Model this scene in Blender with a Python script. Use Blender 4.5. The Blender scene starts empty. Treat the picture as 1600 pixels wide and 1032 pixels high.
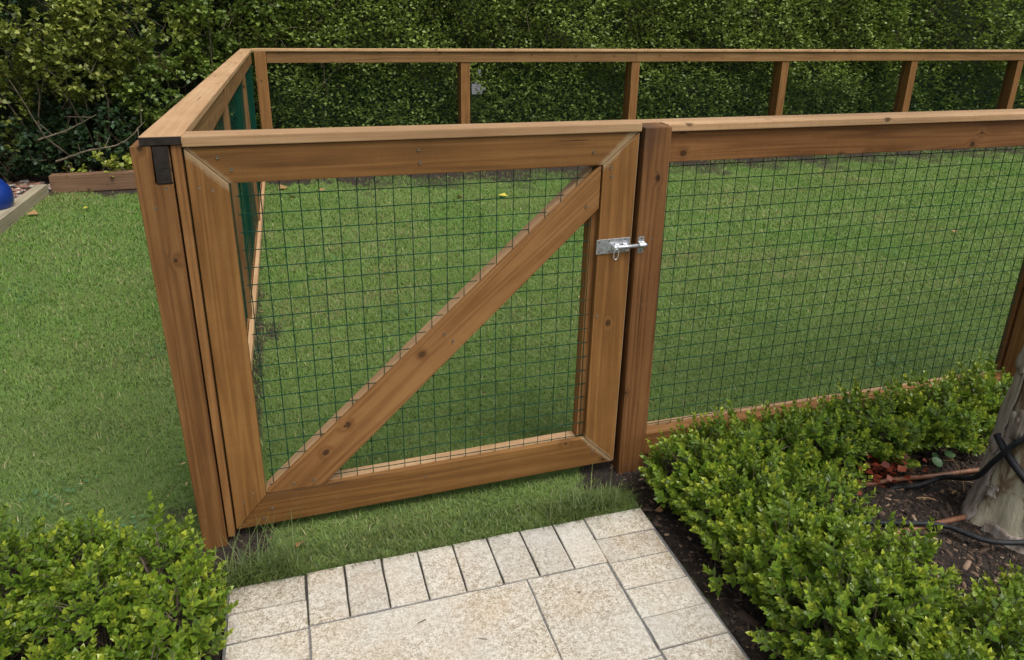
import bpy, bmesh, math, random
import numpy as np
from mathutils import Matrix, Vector, noise as mnoise
scene = bpy.context.scene
COL = scene.collection
rng = np.random.default_rng(7)
random.seed(7)

# ---------------------------------------------------------------- camera
cd = bpy.data.cameras.new("camera")
cam = bpy.data.objects.new("camera", cd); COL.objects.link(cam)
Rw = [[0.9562707442673164, -0.2920652847934322, 0.015624758460983712],
      [-0.08725247665210947, -0.3358526456924056, -0.9378645988091696],
      [0.2791653076163043, 0.8954891790524009, -0.34664947890275455]]
CP = (0.12753, -1.99509, 0.42836)
M = Matrix.Identity(4)
for i in range(3):
    M[i][0] = Rw[0][i]; M[i][1] = -Rw[1][i]; M[i][2] = -Rw[2][i]; M[i][3] = CP[i]
cam.matrix_world = M
cd.sensor_width = 36; cd.lens = 1141.456/1600*36; cd.shift_y = -0.0525
cd.clip_start = 0.05; cd.clip_end = 500
scene.camera = cam

# ---------------------------------------------------------------- world, sun, exposure
SUN_EL, SUN_AZ = 62.0, 150.0          # azimuth clockwise from +Y
w = bpy.data.worlds.new("World"); scene.world = w; w.use_nodes = True
nt = w.node_tree; nt.nodes.clear()
out = nt.nodes.new('ShaderNodeOutputWorld'); bg = nt.nodes.new('ShaderNodeBackground')
sky = nt.nodes.new('ShaderNodeTexSky'); sky.sky_type = 'NISHITA'; sky.sun_disc = False
sky.sun_elevation = math.radians(SUN_EL); sky.sun_rotation = math.radians(SUN_AZ)
sky.dust_density = 6; sky.air_density = 1.0; sky.ozone_density = 1.0
hs = nt.nodes.new('ShaderNodeHueSaturation'); hs.inputs['Saturation'].default_value = 0.25
nt.links.new(sky.outputs[0], hs.inputs['Color']); nt.links.new(hs.outputs[0], bg.inputs[0])
bg.inputs[1].default_value = 0.10
nt.links.new(bg.outputs[0], out.inputs[0])
sd = bpy.data.lights.new("sun", 'SUN'); sd.energy = 1.5; sd.angle = math.radians(36)
sd.color = (1.0, 0.95, 0.88)
sun = bpy.data.objects.new("sun", sd); COL.objects.link(sun)
az, el = math.radians(SUN_AZ), math.radians(SUN_EL)
sdir = Vector((math.sin(az)*math.cos(el), math.cos(az)*math.cos(el), math.sin(el)))
sun.rotation_euler = sdir.to_track_quat('Z', 'Y').to_euler()
sun.location = (0, 0, 20)
vs = scene.view_settings
vs.view_transform = 'Standard'; vs.look = 'None'; vs.gamma = 1; vs.use_curve_mapping = False
vs.exposure = 0.55

# ---------------------------------------------------------------- node helpers
class NB:
    def __init__(s, name):
        s.m = bpy.data.materials.new(name); s.m.use_nodes = True
        s.t = s.m.node_tree; s.t.nodes.clear()
        s.out = s.t.nodes.new('ShaderNodeOutputMaterial')
        s.b = s.t.nodes.new('ShaderNodeBsdfPrincipled')
        s.t.links.new(s.b.outputs[0], s.out.inputs[0])
    def n(s, typ, **k):
        x = s.t.nodes.new(typ)
        for a, v in k.items():
            if a.startswith('_'): x.inputs[a[1:].replace('_', ' ')].default_value = v
            else: setattr(x, a, v)
        return x
    def set(s, node, key, v):
        if isinstance(v, bpy.types.NodeSocket): s.t.links.new(v, node.inputs[key])
        else: node.inputs[key].default_value = v
    def math(s, op, a, b=None, c=None, clamp=False):
        x = s.t.nodes.new('ShaderNodeMath'); x.operation = op; x.use_clamp = clamp
        s.set(x, 0, a)
        if b is not None: s.set(x, 1, b)
        if c is not None: s.set(x, 2, c)
        return x.outputs[0]
    def mix(s, fac, a, b, mode='MIX'):
        x = s.t.nodes.new('ShaderNodeMix'); x.data_type = 'RGBA'; x.blend_type = mode
        s.set(x, 0, fac)
        for k, v in ((6, a), (7, b)):
            if isinstance(v, tuple): v = (*v[:3], 1)
            s.set(x, k, v)
        return x.outputs[2]
    def ramp(s, fac, *st, interp='LINEAR'):
        x = s.t.nodes.new('ShaderNodeValToRGB'); x.color_ramp.interpolation = interp
        e = x.color_ramp.elements
        while len(e) < len(st): e.new(0.5)
        for i, (p, c) in enumerate(st):
            e[i].position = p
            if not isinstance(c, tuple): c = (c, c, c)
            e[i].color = (*c[:3], 1)
        s.set(x, 0, fac); return x.outputs[0]
    def noise(s, vec, scale, detail=3, rough=0.5, dist=0.0):
        x = s.n('ShaderNodeTexNoise'); s.set(x, 'Vector', vec) if vec is not None else 0
        s.set(x, 'Scale', scale); s.set(x, 'Detail', detail); s.set(x, 'Roughness', rough); s.set(x, 'Distortion', dist)
        return x.outputs[0]
    def mapping(s, vec, scale=(1, 1, 1), loc=(0, 0, 0)):
        x = s.n('ShaderNodeMapping'); s.set(x, 'Vector', vec)
        x.inputs['Scale'].default_value = scale
        if isinstance(loc, tuple): x.inputs['Location'].default_value = loc
        else: s.set(x, 'Location', loc)
        return x.outputs[0]
    def obj(s): return s.n('ShaderNodeTexCoord').outputs['Object']
    def pos(s): return s.n('ShaderNodeNewGeometry').outputs['Position']
    def island(s): return s.n('ShaderNodeNewGeometry').outputs['Random Per Island']
    def objrand(s): return s.n('ShaderNodeObjectInfo').outputs['Random']
    def bump(s, h, strength=0.3, dist=0.01):
        x = s.n('ShaderNodeBump'); s.set(x, 'Strength', strength); s.set(x, 'Distance', dist); s.set(x, 'Height', h)
        s.t.links.new(x.outputs[0], s.b.inputs['Normal']); return x
    def attr(s, name):
        return s.n('ShaderNodeAttribute', attribute_name=name).outputs['Fac']

def wood(name, light, mid, dark, rough=0.62, wear=False, stain=False, grain=1.0, kn_=0.78):
    n = NB(name)
    r = n.objrand()
    off = n.n('ShaderNodeCombineXYZ')
    for i, k in enumerate((37.0, 19.0, 53.0)): n.set(off, i, n.math('MULTIPLY', r, k))
    base = n.n('ShaderNodeVectorMath', operation='ADD')
    n.set(base, 0, n.obj()); n.set(base, 1, off.outputs[0]); P = base.outputs[0]
    # knots: sparse cells in the board's own length/width
    vo = n.n('ShaderNodeTexVoronoi', feature='F1'); vo.voronoi_dimensions = '2D'; spx = n.n('ShaderNodeSeparateXYZ'); n.set(spx, 0, P); cb = n.n('ShaderNodeCombineXYZ'); n.set(cb, 0, n.math('MULTIPLY', spx.outputs[0], 0.8)); n.set(cb, 1, n.math('MULTIPLY_ADD', spx.outputs[1], 0.7, spx.outputs[2])); n.set(vo, 'Vector', cb.outputs[0]); n.set(vo, 'Scale', 8.5)
    sep = n.n('ShaderNodeSeparateColor'); n.set(sep, 0, vo.outputs['Color'])
    gate = n.math('GREATER_THAN', sep.outputs[0], kn_)
    d = vo.outputs['Distance']
    size = n.math('MULTIPLY_ADD', sep.outputs[1], 0.07, 0.045)
    core = n.math('MULTIPLY', n.ramp(n.math('DIVIDE', d, size), (0.55, 1.0), (1.15, 0.0)), gate)
    halo = n.math('MULTIPLY', n.ramp(d, (0.0, 1.0), (0.24, 0.0), interp='EASE'), gate)
    # growth rings bent round the knots
    g1 = n.noise(n.mapping(P, (0.30, 9, 11)), 1.0, 2, 0.45)
    g1 = n.math('ADD', g1, n.math('MULTIPLY', halo, 0.07))
    rings = n.math('SINE', n.math('MULTIPLY', g1, 85.0))
    rings = n.math('MULTIPLY_ADD', rings, 0.5, 0.5)
    fib = n.noise(n.mapping(P, (5, 170, 170)), 1.0, 4, 0.7)
    blot = n.noise(n.mapping(P, (2.2, 5, 5)), 1.0, 4, 0.6)
    fine = n.math('ADD', n.math('MULTIPLY', rings, 0.30*grain), n.math('MULTIPLY', fib, 0.80))
    v = n.math('ADD', n.math('MULTIPLY', fine, 0.62), n.math('MULTIPLY', blot, 0.55))
    col = n.ramp(v, (0.34, dark), (0.57, mid), (0.80, light))
    # per-board tone
    tone = n.math('MULTIPLY_ADD', r, 0.34, 0.84)
    tc = n.n('ShaderNodeCombineColor'); [n.set(tc, i, tone) for i in range(3)]
    col = n.mix(1.0, col, tc.outputs[0], 'MULTIPLY')
    col = n.mix(n.math('MULTIPLY', halo, 0.28), col, tuple(c*0.75 for c in dark))
    kn = tuple(c*0.30 for c in dark)
    col = n.mix(n.math('MULTIPLY', core, 0.85), col, kn)
    # drying checks along the grain and faint saw marks across it
    ck = n.noise(n.mapping(P, (1.6, 75, 75)), 1.0, 1, 0.4)
    where = n.ramp(n.noise(n.mapping(P, (1.5, 6, 6)), 1.7, 2), (0.52, 0.0), (0.60, 1.0))
    ck = n.math('MULTIPLY', n.ramp(ck, (0.285, 1.0), (0.325, 0.0)), where)
    col = n.mix(n.math('MULTIPLY', ck, 0.7), col, tuple(c*0.35 for c in dark))
    saw_ = n.noise(n.mapping(P, (150, 3, 3)), 1.0, 3, 0.6)
    col = n.mix(n.ramp(saw_, (0.50, 0.0), (0.75, 0.30 if grain < 1 else 0.14)), col, tuple(c*0.62 for c in mid))
    # weather dirt, grey dust and rubbed patches
    W = n.pos()
    sz_ = n.n('ShaderNodeSeparateXYZ'); n.set(sz_, 0, W)
    foot = n.math('ADD', n.math('MULTIPLY', sz_.outputs[2], -1.0), n.math('MULTIPLY', n.noise(W, 38, 4, 0.7), 0.16))
    col = n.mix(n.ramp(foot, (1.105, 0.0), (1.18, 0.62)), col, (0.045, 0.030, 0.018))
    grime = n.ramp(n.noise(W, 3.3, 5, 0.65), (0.48, 0.0), (0.78, 0.38))
    col = n.mix(grime, col, tuple(c*0.62 for c in mid))
    dust = n.ramp(n.noise(W, 23, 4, 0.7), (0.60, 0.0), (0.80, 0.13))
    col = n.mix(dust, col, (0.33, 0.25, 0.16))
    if wear:
        sp = n.n('ShaderNodeSeparateXYZ'); n.set(sp, 0, W); X, Z = sp.outputs[0], sp.outputs[2]
        wob = n.math('MULTIPLY', n.math('SUBTRACT', n.noise(W, 55, 3, 0.7), 0.5), 0.028)
        bands = None
        for sg, c0, wd, sh in ((1, -0.030, 0.011, -0.010), (-1, 1.040, 0.011, -0.008), (1, 0.056, 0.009, 0.004)):
            e = n.math('ADD', X, n.math('MULTIPLY', Z, sg)); e = n.math('SUBTRACT', e, c0 + sh); e = n.math('ADD', e, wob)
            bnd = n.ramp(n.math('DIVIDE', n.math('ABSOLUTE', e), wd*2.0), (0.35, 1.0), (1.0, 0.0))
            ax = n.math('LESS_THAN', X, -0.012) if sg == 1 and c0 < 0 else n.math('GREATER_THAN', X, 0.99)
            az_ = n.math('LESS_THAN', Z, -0.9) if c0 > 0 and sg == 1 else n.math('GREATER_THAN', Z, -0.06)
            bnd = n.math('MULTIPLY', bnd, n.math('MULTIPLY', ax, az_))
            bands = bnd if bands is None else n.math('MAXIMUM', bands, bnd)
        # keep to the corners, not to the long runs
        arris = n.math('GREATER_THAN', n.math('SUBTRACT', X, n.math('MULTIPLY_ADD', Z, 0.0061, 1.1330)), -0.0028)
        bands = n.math('MAXIMUM', bands, n.math('MULTIPLY', arris, 1.3), clamp=True)
        col = n.mix(n.math('MULTIPLY', bands, 0.62), col, (0.36, 0.27, 0.16))
    if stain:
        sp = n.n('ShaderNodeSeparateXYZ'); n.set(sp, 0, W)
        a = n.math('ADD', sp.outputs[2], n.math('MULTIPLY', n.noise(W, 14, 4, 0.6), 0.22))
        b = n.ramp(n.math('SUBTRACT', a, 0.0), (0.10, 0.0), (0.19, 0.72))
        xx = n.ramp(sp.outputs[0], (0.0, 1.0), (1.0, 1.0))
        e = n.math('SUBTRACT', 1.0, n.math('MULTIPLY', n.math('ABSOLUTE', n.math('SUBTRACT', sp.outputs[0], 1.150)), 14.0), clamp=True)
        col = n.mix(n.math('MULTIPLY', b, e), col, (0.035, 0.022, 0.016))
    n.set(n.b, 'Base Color', col)
    n.set(n.b, 'Roughness', n.math('MULTIPLY_ADD', fib, 0.25, rough-0.1))
    n.b.inputs['Specular IOR Level'].default_value = 0.28
    h = n.math('SUBTRACT', n.math('ADD', n.math('MULTIPLY', fib, 1.0), n.math('MULTIPLY', saw_, 0.5)), n.math('MULTIPLY', ck, 1.5))
    n.bump(h, 0.45, 0.0012)
    return n.m

MAT = {}
MAT['gate'] = wood('oiled_gate_timber', (0.245, 0.120, 0.036), (0.178, 0.081, 0.022), (0.105, 0.046, 0.013), wear=True, kn_=0.88)
MAT['brace'] = wood('brace_timber', (0.31, 0.158, 0.056), (0.22, 0.1, 0.031), (0.12, 0.049, 0.014), kn_=0.58)
MAT['post'] = wood('post_timber', (0.27, 0.132, 0.045), (0.19, 0.085, 0.026), (0.095, 0.039, 0.011), kn_=0.82)
MAT['redpost'] = wood('red_brown_post_timber', (0.205, 0.096, 0.033), (0.145, 0.062, 0.02), (0.068, 0.027, 0.008), stain=True, kn_=0.76)
MAT['rail'] = wood('rail_timber', (0.225, 0.104, 0.035), (0.158, 0.068, 0.021), (0.09, 0.036, 0.01), kn_=0.48)
MAT['cap'] = wood('sawn_cap_timber', (0.54, 0.365, 0.205), (0.44, 0.27, 0.14), (0.32, 0.18, 0.085), grain=0.5, kn_=0.88)
MAT['far'] = wood('weathered_far_timber', (0.26, 0.145, 0.06), (0.2, 0.103, 0.038), (0.125, 0.06, 0.021), kn_=0.55)
MAT['sleeper'] = wood('sleeper_timber', (0.27, 0.16, 0.095), (0.20, 0.115, 0.068), (0.13, 0.07, 0.04))
MAT['pale'] = wood('bleached_edging_timber', (0.42, 0.37, 0.26), (0.33, 0.29, 0.20), (0.22, 0.19, 0.125))

def simple(name, col, rough=0.5, metal=0.0, var=0.25, scale=40, bump=0.0, bs=60, spec=0.5):
    n = NB(name); f = n.noise(n.obj(), scale, 4, 0.6)
    a = tuple(c*(1-var) for c in col); b = tuple(min(1, c*(1+var)) for c in col)
    n.set(n.b, 'Base Color', n.ramp(f, (0.3, a), (0.7, b))); n.set(n.b, 'Roughness', n.math('MULTIPLY_ADD', f, 0.2, rough-0.1))
    n.b.inputs['Metallic'].default_value = metal; n.b.inputs['Specular IOR Level'].default_value = spec
    if bump: n.bump(n.noise(n.obj(), bs, 4, 0.6), bump, 0.002)
    return n.m
MAT['stain'] = simple('dark_end_sealer', (0.016, 0.010, 0.009), 0.45, var=0.5, scale=60, bump=0.4, bs=200)
MAT['wire'] = simple('green_coated_wire', (0.003, 0.048, 0.030), 0.6, var=0.3, scale=30, spec=0.15)
MAT['galv'] = simple('galvanised_steel', (0.62, 0.65, 0.68), 0.38, 0.85, 0.22, 90, 0.15, 220)
MAT['zinc'] = simple('zinc_screw_steel', (0.22, 0.19, 0.14), 0.5, 0.6, 0.3, 300)
MAT['hole'] = simple('dark_recess', (0.02, 0.018, 0.015), 0.8)
MAT['hose'] = simple('black_rubber', (0.016, 0.017, 0.020), 0.6, var=0.7, scale=45, bump=0.4, bs=150, spec=0.3)
MAT['tube'] = simple('brown_drip_tube', (0.19, 0.085, 0.045), 0.42, var=0.35, scale=30, bump=0.2)
MAT['blue'] = simple('glazed_blue', (0.006, 0.03, 0.20), 0.32, var=0.2, scale=6)
MAT['bark_chip'] = None

def leafmat(name, cols, rough=0.42, trans=0.25, patch=1.2, tip=None, back=True):
    """cols: dark, mid, light ; random per leaf + soft patches ; optional 'age' attribute for pale new growth"""
    n = NB(name)
    r = n.island(); p = n.noise(n.pos(), patch, 3, 0.6)
    v = n.math('ADD', n.math('MULTIPLY', r, 0.55), n.math('MULTIPLY', p, 0.75)); v = n.math('SUBTRACT', v, 0.15)
    col = n.ramp(v, (0.15, cols[0]), (0.5, cols[1]), (0.88, cols[2]))
    if tip is not None:
        col = n.mix(n.math('MULTIPLY', n.attr('age'), n.math('MULTIPLY_ADD', r, 0.5, 0.55)), col, tip)
    n.set(n.b, 'Base Color', col); n.set(n.b, 'Roughness', rough)
    n.b.inputs['Specular IOR Level'].default_value = 0.4
    tr = n.n('ShaderNodeBsdfTranslucent'); n.set(tr, 'Color', n.mix(0.5, col, (0.22, 0.30, 0.04)))
    mx = n.n('ShaderNodeMixShader'); n.set(mx, 0, trans)
    n.t.links.new(n.b.outputs[0], mx.inputs[1]); n.t.links.new(tr.outputs[0], mx.inputs[2])
    n.t.links.new(mx.outputs[0], n.out.inputs[0])
    return n.m
MAT['hedge'] = leafmat('privet_leaf', ((0.100, 0.145, 0.036), (0.215, 0.300, 0.066), (0.34, 0.44, 0.10)), patch=1.6)
MAT['shrub_yg'] = leafmat('yellow_green_leaf', ((0.080, 0.105, 0.022), (0.21, 0.25, 0.05), (0.40, 0.42, 0.09)), patch=1.1)
MAT['shrub_g'] = leafmat('loose_green_leaf', ((0.065, 0.115, 0.026), (0.165, 0.245, 0.048), (0.31, 0.40, 0.075)), patch=1.4)
MAT['ivy'] = leafmat('dark_blue_green_leaf', ((0.018, 0.045, 0.024), (0.045, 0.095, 0.045), (0.11, 0.18, 0.07)), patch=1.8)
MAT['box'] = leafmat('box_leaf', ((0.046, 0.100, 0.014), (0.130, 0.230, 0.022), (0.23, 0.34, 0.034)), rough=0.33, trans=0.22, patch=3.5, tip=(0.42, 0.46, 0.045))
MAT['lime'] = leafmat('lime_leaf', ((0.12, 0.18, 0.02), (0.25, 0.32, 0.04), (0.40, 0.42, 0.07)))
MAT['red'] = leafmat('red_brown_leaf', ((0.10, 0.018, 0.010), (0.20, 0.035, 0.018), (0.28, 0.07, 0.03)))
MAT['weed'] = leafmat('round_weed_leaf', ((0.05, 0.12, 0.05), (0.09, 0.19, 0.075), (0.13, 0.24, 0.09)))
MAT['dry'] = leafmat('dry_fallen_leaf', ((0.20, 0.11, 0.05), (0.34, 0.20, 0.09), (0.45, 0.33, 0.15)), trans=0.1)
MAT['yellowleaf'] = leafmat('yellow_fallen_leaf', ((0.45, 0.36, 0.04), (0.60, 0.50, 0.07), (0.65, 0.58, 0.12)), trans=0.1)
n = NB('twig_bark'); f = n.noise(n.obj(), 30, 4)
n.set(n.b, 'Base Color', n.ramp(f, (0.3, (0.06, 0.045, 0.03)), (0.7, (0.19, 0.15, 0.105)))); n.b.inputs['Roughness'].default_value = 0.85
MAT['twig'] = n.m
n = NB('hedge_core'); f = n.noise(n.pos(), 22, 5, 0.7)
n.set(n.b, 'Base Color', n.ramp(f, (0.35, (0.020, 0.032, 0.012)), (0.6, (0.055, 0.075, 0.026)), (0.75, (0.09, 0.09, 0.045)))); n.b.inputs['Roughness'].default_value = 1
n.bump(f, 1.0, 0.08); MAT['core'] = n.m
# grass blades
n = NB('grass_blade')
r = n.island(); P = n.pos()
big = n.noise(P, 0.9, 3, 0.6); midn = n.noise(P, 5.5, 4, 0.65)
v = n.math('ADD', n.math('MULTIPLY', r, 0.50), n.math('ADD', n.math('MULTIPLY', big, 1.05), n.math('MULTIPLY', midn, 0.75)))
v = n.math('SUBTRACT', v, 0.66)
col = n.ramp(v, (0.13, (0.28, 0.235, 0.110)), (0.26, (0.225, 0.265, 0.078)), (0.42, (0.155, 0.260, 0.046)), (0.72, (0.095, 0.228, 0.024)))
sy = n.n('ShaderNodeSeparateXYZ'); n.set(sy, 0, P)
dry = n.math('SUBTRACT', 1.0, n.math('MULTIPLY', sy.outputs[1], 0.42), clamp=True)
dry = n.math('MULTIPLY', dry, n.ramp(n.noise(P, 2.6, 4, 0.65), (0.34, 0.25), (0.62, 1.0)))
col = n.mix(n.math('MULTIPLY', dry, 0.62), col, n.ramp(n.math('ADD', n.math('MULTIPLY', r, 0.5), n.math('MULTIPLY', midn, 0.5)), (0.3, (0.105, 0.150, 0.034)), (0.55, (0.165, 0.215, 0.055)), (0.8, (0.29, 0.275, 0.11))))
col = n.mix(n.math('GREATER_THAN', r, 0.982), col, (0.42, 0.36, 0.20))
n.set(n.b, 'Base Color', col); n.b.inputs['Roughness'].default_value = 0.5; n.b.inputs['Specular IOR Level'].default_value = 0.3
tr = n.n('ShaderNodeBsdfTranslucent'); n.set(tr, 'Color', col); mx = n.n('ShaderNodeMixShader'); mx.inputs[0].default_value = 0.2
n.t.links.new(n.b.outputs[0], mx.inputs[1]); n.t.links.new(tr.outputs[0], mx.inputs[2]); n.t.links.new(mx.outputs[0], n.out.inputs[0])
MAT['grass'] = n.m
MAT['olive'] = leafmat('olive_grass_blade', ((0.048, 0.078, 0.020), (0.085, 0.130, 0.032), (0.16, 0.19, 0.06)), rough=0.5, trans=0.15, patch=5.0)  # darker, more olive blade colour than the lawn, for the strip and tufts
# ground: thatch + soil by attribute
n = NB('lawn_soil'); P = n.pos()
a = n.noise(P, 60, 5, 0.7); b = n.noise(P, 4, 4, 0.6); c = n.noise(P, 260, 3, 0.7)
green = n.ramp(n.math('ADD', n.math('MULTIPLY', a, 0.7), n.math('MULTIPLY', b, 0.35)), (0.38, (0.075, 0.120, 0.028)), (0.55, (0.135, 0.215, 0.048)), (0.74, (0.23, 0.250, 0.090)))
soil = n.ramp(n.math('ADD', n.math('MULTIPLY', a, 0.5), n.math('MULTIPLY', c, 0.5)), (0.35, (0.012, 0.008, 0.006)), (0.52, (0.032, 0.021, 0.014)), (0.68, (0.085, 0.058, 0.038)))
m_ = n.ramp(n.math('ADD', n.attr('soil'), n.math('MULTIPLY', n.math('SUBTRACT', a, 0.5), 0.9)), (0.38, 0.0), (0.62, 1.0))
n.set(n.b, 'Base Color', n.mix(m_, green, soil)); n.b.inputs['Roughness'].default_value = 0.95
n.bump(n.math('ADD', a, c), 0.9, 0.012); MAT['ground'] = n.m
# granite
n = NB('flamed_granite'); P = n.pos(); r = n.objrand()
s1 = n.noise(P, 170, 3, 0.8); s2 = n.noise(P, 80, 4, 0.75); s3 = n.noise(P, 7, 4, 0.6); vo = n.n('ShaderNodeTexVoronoi'); n.set(vo, 'Scale', 330.0); n.set(vo, 'Vector', P)
sc = n.n('ShaderNodeSeparateColor'); n.set(sc, 0, vo.outputs['Color'])
g = n.math('ADD', n.math('MULTIPLY', s1, 0.5), n.math('MULTIPLY', s2, 0.5))
col = n.ramp(g, (0.37, (0.20, 0.145, 0.09)), (0.45, (0.39, 0.325, 0.235)), (0.52, (0.58, 0.53, 0.44)), (0.60, (0.73, 0.69, 0.61)))
col = n.mix(n.math('MULTIPLY', n.math('GREATER_THAN', sc.outputs[0], 0.90), 0.55), col, (0.16, 0.125, 0.09))
col = n.mix(n.ramp(s3, (0.48, 0.0), (0.72, 0.42)), col, (0.50, 0.37, 0.23))
grey = n.ramp(n.noise(P, 3.2, 3, 0.5), (0.42, 0.0), (0.66, 0.5))
col = n.mix(grey, col, (0.60, 0.60, 0.57))
tone = n.math('MULTIPLY_ADD', r, 0.15, 0.76); tc = n.n('ShaderNodeCombineColor'); [n.set(tc, i, tone) for i in range(3)]
col = n.mix(1.0, col, tc.outputs[0], 'MULTIPLY')
n.set(n.b, 'Base Color', col); n.b.inputs['Roughness'].default_value = 0.8; n.bump(g, 0.6, 0.0025); MAT['granite'] = n.m
n = NB('mortar'); s1 = n.noise(n.pos(), 150, 4, 0.7)
sp = n.n('ShaderNodeSeparateXYZ'); n.set(sp, 0, n.pos())
fr = n.math('MULTIPLY', n.math('GREATER_THAN', sp.outputs[1], -0.424), n.math('MULTIPLY', n.math('GREATER_THAN', sp.outputs[0], 0.06), n.math('LESS_THAN', sp.outputs[0], 0.925)))
fr = n.math('MAXIMUM', fr, n.ramp(n.noise(n.pos(), 6, 3), (0.55, 0.0), (0.65, 0.8)))
n.set(n.b, 'Base Color', n.mix(fr, n.ramp(s1, (0.3, (0.08, 0.08, 0.08)), (0.7, (0.22, 0.215, 0.21))), n.ramp(s1, (0.3, (0.012, 0.010, 0.008)), (0.7, (0.05, 0.045, 0.035))))); n.b.inputs['Roughness'].default_value = 0.95; n.bump(s1, 0.6, 0.003); MAT['mortar'] = n.m
# bark chips
n = NB('bark_mulch'); r = n.island()
n.set(n.b, 'Base Color', n.ramp(r, (0.0, (0.010, 0.007, 0.006)), (0.5, (0.030, 0.019, 0.013)), (0.82, (0.070, 0.042, 0.028)), (0.93, (0.16, 0.10, 0.065)), (1.0, (0.30, 0.21, 0.14)))); n.b.inputs['Roughness'].default_value = 0.9
MAT['bark_chip'] = n.m
n = NB('pebble'); r = n.island()
n.set(n.b, 'Base Color', n.ramp(r, (0.0, (0.16, 0.07, 0.045)), (0.4, (0.26, 0.13, 0.085)), (0.75, (0.30, 0.25, 0.21)), (1.0, (0.50, 0.48, 0.44)))); n.b.inputs['Roughness'].default_value = 0.7
MAT['pebble'] = n.m
# trunk
n = NB('smooth_cream_bark'); P = n.mapping(n.obj(), (6, 6, 2.2)); f = n.noise(P, 1.6, 5, 0.6, 0.6); g = n.noise(n.mapping(n.obj(), (60, 60, 12)), 1, 5, 0.7)
col = n.ramp(f, (0.33, (0.16, 0.10, 0.055)), (0.41, (0.32, 0.23, 0.14)), (0.46, (0.62, 0.56, 0.41)), (0.66, (0.72, 0.67, 0.51)))
col = n.mix(n.ramp(g, (0.5, 0.0), (0.8, 0.5)), col, (0.16, 0.11, 0.07))
n.set(n.b, 'Base Color', col); n.b.inputs['Roughness'].default_value = 0.75; n.bump(n.math('ADD', f, n.math('MULTIPLY', g, 0.8)), 0.9, 0.010); MAT['trunk'] = n.m
n = NB('peeling_bark'); f = n.noise(n.mapping(n.obj(), (40, 40, 5)), 1, 5, 0.65); f2 = n.noise(n.obj(), 14, 3)
col = n.ramp(f, (0.35, (0.16, 0.11, 0.085)), (0.52, (0.37, 0.305, 0.26)), (0.7, (0.52, 0.475, 0.43)))
col = n.mix(n.ramp(f2, (0.5, 0.0), (0.7, 0.75)), col, (0.30, 0.29, 0.28))
n.set(n.b, 'Base Color', col); n.b.inputs['Roughness'].default_value = 0.85; n.bump(f, 1.0, 0.008); MAT['bark'] = n.m
n = NB('pale_render'); f = n.noise(n.pos(), 9, 4)
n.set(n.b, 'Base Color', n.ramp(f, (0.3, (0.30, 0.31, 0.34)), (0.7, (0.42, 0.43, 0.47)))); n.b.inputs['Roughness'].default_value = 0.9; MAT['render'] = n.m

# ---------------------------------------------------------------- object helpers
WM = {}
def link(o, parent, Mw):
    COL.objects.link(o); WM[o.name] = Mw
    if parent is not None:
        o.parent = parent; o.matrix_basis = WM[parent.name].inverted() @ Mw
    else: o.matrix_basis = Mw
    return o
def thing(name, loc, label, cat, group=None):
    o = bpy.data.objects.new(name, None); o.empty_display_size = 0.1
    link(o, None, Matrix.Translation(loc)); return tag(o, label, cat, group)
def tag(o, label=None, cat=None, group=None, kind=None):
    if label: o['label'] = label
    if cat: o['category'] = cat
    if group: o['group'] = group
    if kind: o['kind'] = kind
    return o
def shade(me, ang=None):
    if ang is None: me.polygons.foreach_set('use_smooth', np.ones(len(me.polygons), bool))
def from_bm(name, bm, mat, parent, Mw=None, smooth=False):
    me = bpy.data.meshes.new(name); bm.normal_update(); bm.to_mesh(me); bm.free()
    if smooth: shade(me)
    me.materials.append(MAT[mat]); o = bpy.data.objects.new(name, me)
    return link(o, parent, Mw or Matrix.Identity(4))
def from_np(name, V, F, mat, parent=None, smooth=False, attr=None, origin=None):
    """V (n,3), F (m,k) k = 3 or 4"""
    V = np.asarray(V, dtype=np.float32); F = np.asarray(F, dtype=np.int32)
    Mw = Matrix.Identity(4)
    if origin is not None:
        V = V - np.array(origin, dtype=np.float32); Mw = Matrix.Translation(origin)
    me = bpy.data.meshes.new(name); k = F.shape[1]
    me.vertices.add(len(V)); me.vertices.foreach_set('co', V.ravel())
    me.loops.add(F.size); me.loops.foreach_set('vertex_index', F.ravel())
    me.polygons.add(len(F)); me.polygons.foreach_set('loop_start', np.arange(0, F.size, k, dtype=np.int32))
    try: me.polygons.foreach_set('loop_total', np.full(len(F), k, dtype=np.int32))
    except Exception: pass
    if attr:
        for an, av in attr.items():
            a = me.attributes.new(an, 'FLOAT', 'POINT'); a.data.foreach_set('value', np.asarray(av, dtype=np.float32))
    me.update(calc_edges=True)
    if smooth: shade(me)
    me.materials.append(MAT[mat]); o = bpy.data.objects.new(name, me)
    return link(o, parent, Mw)

def prism(name, poly, O, ex, ez, t0, t1, mat, parent=None, bev=0.0025, jit=0.0):
    """polygon (u,v) in the plane of ex (grain) and ez, extruded along ey = ez x ex from t0 to t1"""
    ex = Vector(ex).normalized(); ez = Vector(ez); ez = (ez - ex*ez.dot(ex)).normalized(); ey = ez.cross(ex)
    Mw = Matrix.Translation(O) @ Matrix((ex, ey, ez)).transposed().to_4x4()
    bm = bmesh.new()
    a = [bm.verts.new((u + random.uniform(-jit, jit), t0, v + random.uniform(-jit, jit))) for u, v in poly]
    b = [bm.verts.new((p.co.x, t1, p.co.z)) for p in a]
    bm.faces.new(a); bm.faces.new(b[::-1]); k = len(a)
    for i in range(k): bm.faces.new((a[i], b[i], b[(i+1) % k], a[(i+1) % k]))
    bmesh.ops.recalc_face_normals(bm, faces=bm.faces)
    if bev: bmesh.ops.bevel(bm, geom=list(bm.edges), offset=bev, segments=2, profile=0.6, affect='EDGES')
    return from_bm(name, bm, mat, parent, Mw)
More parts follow.
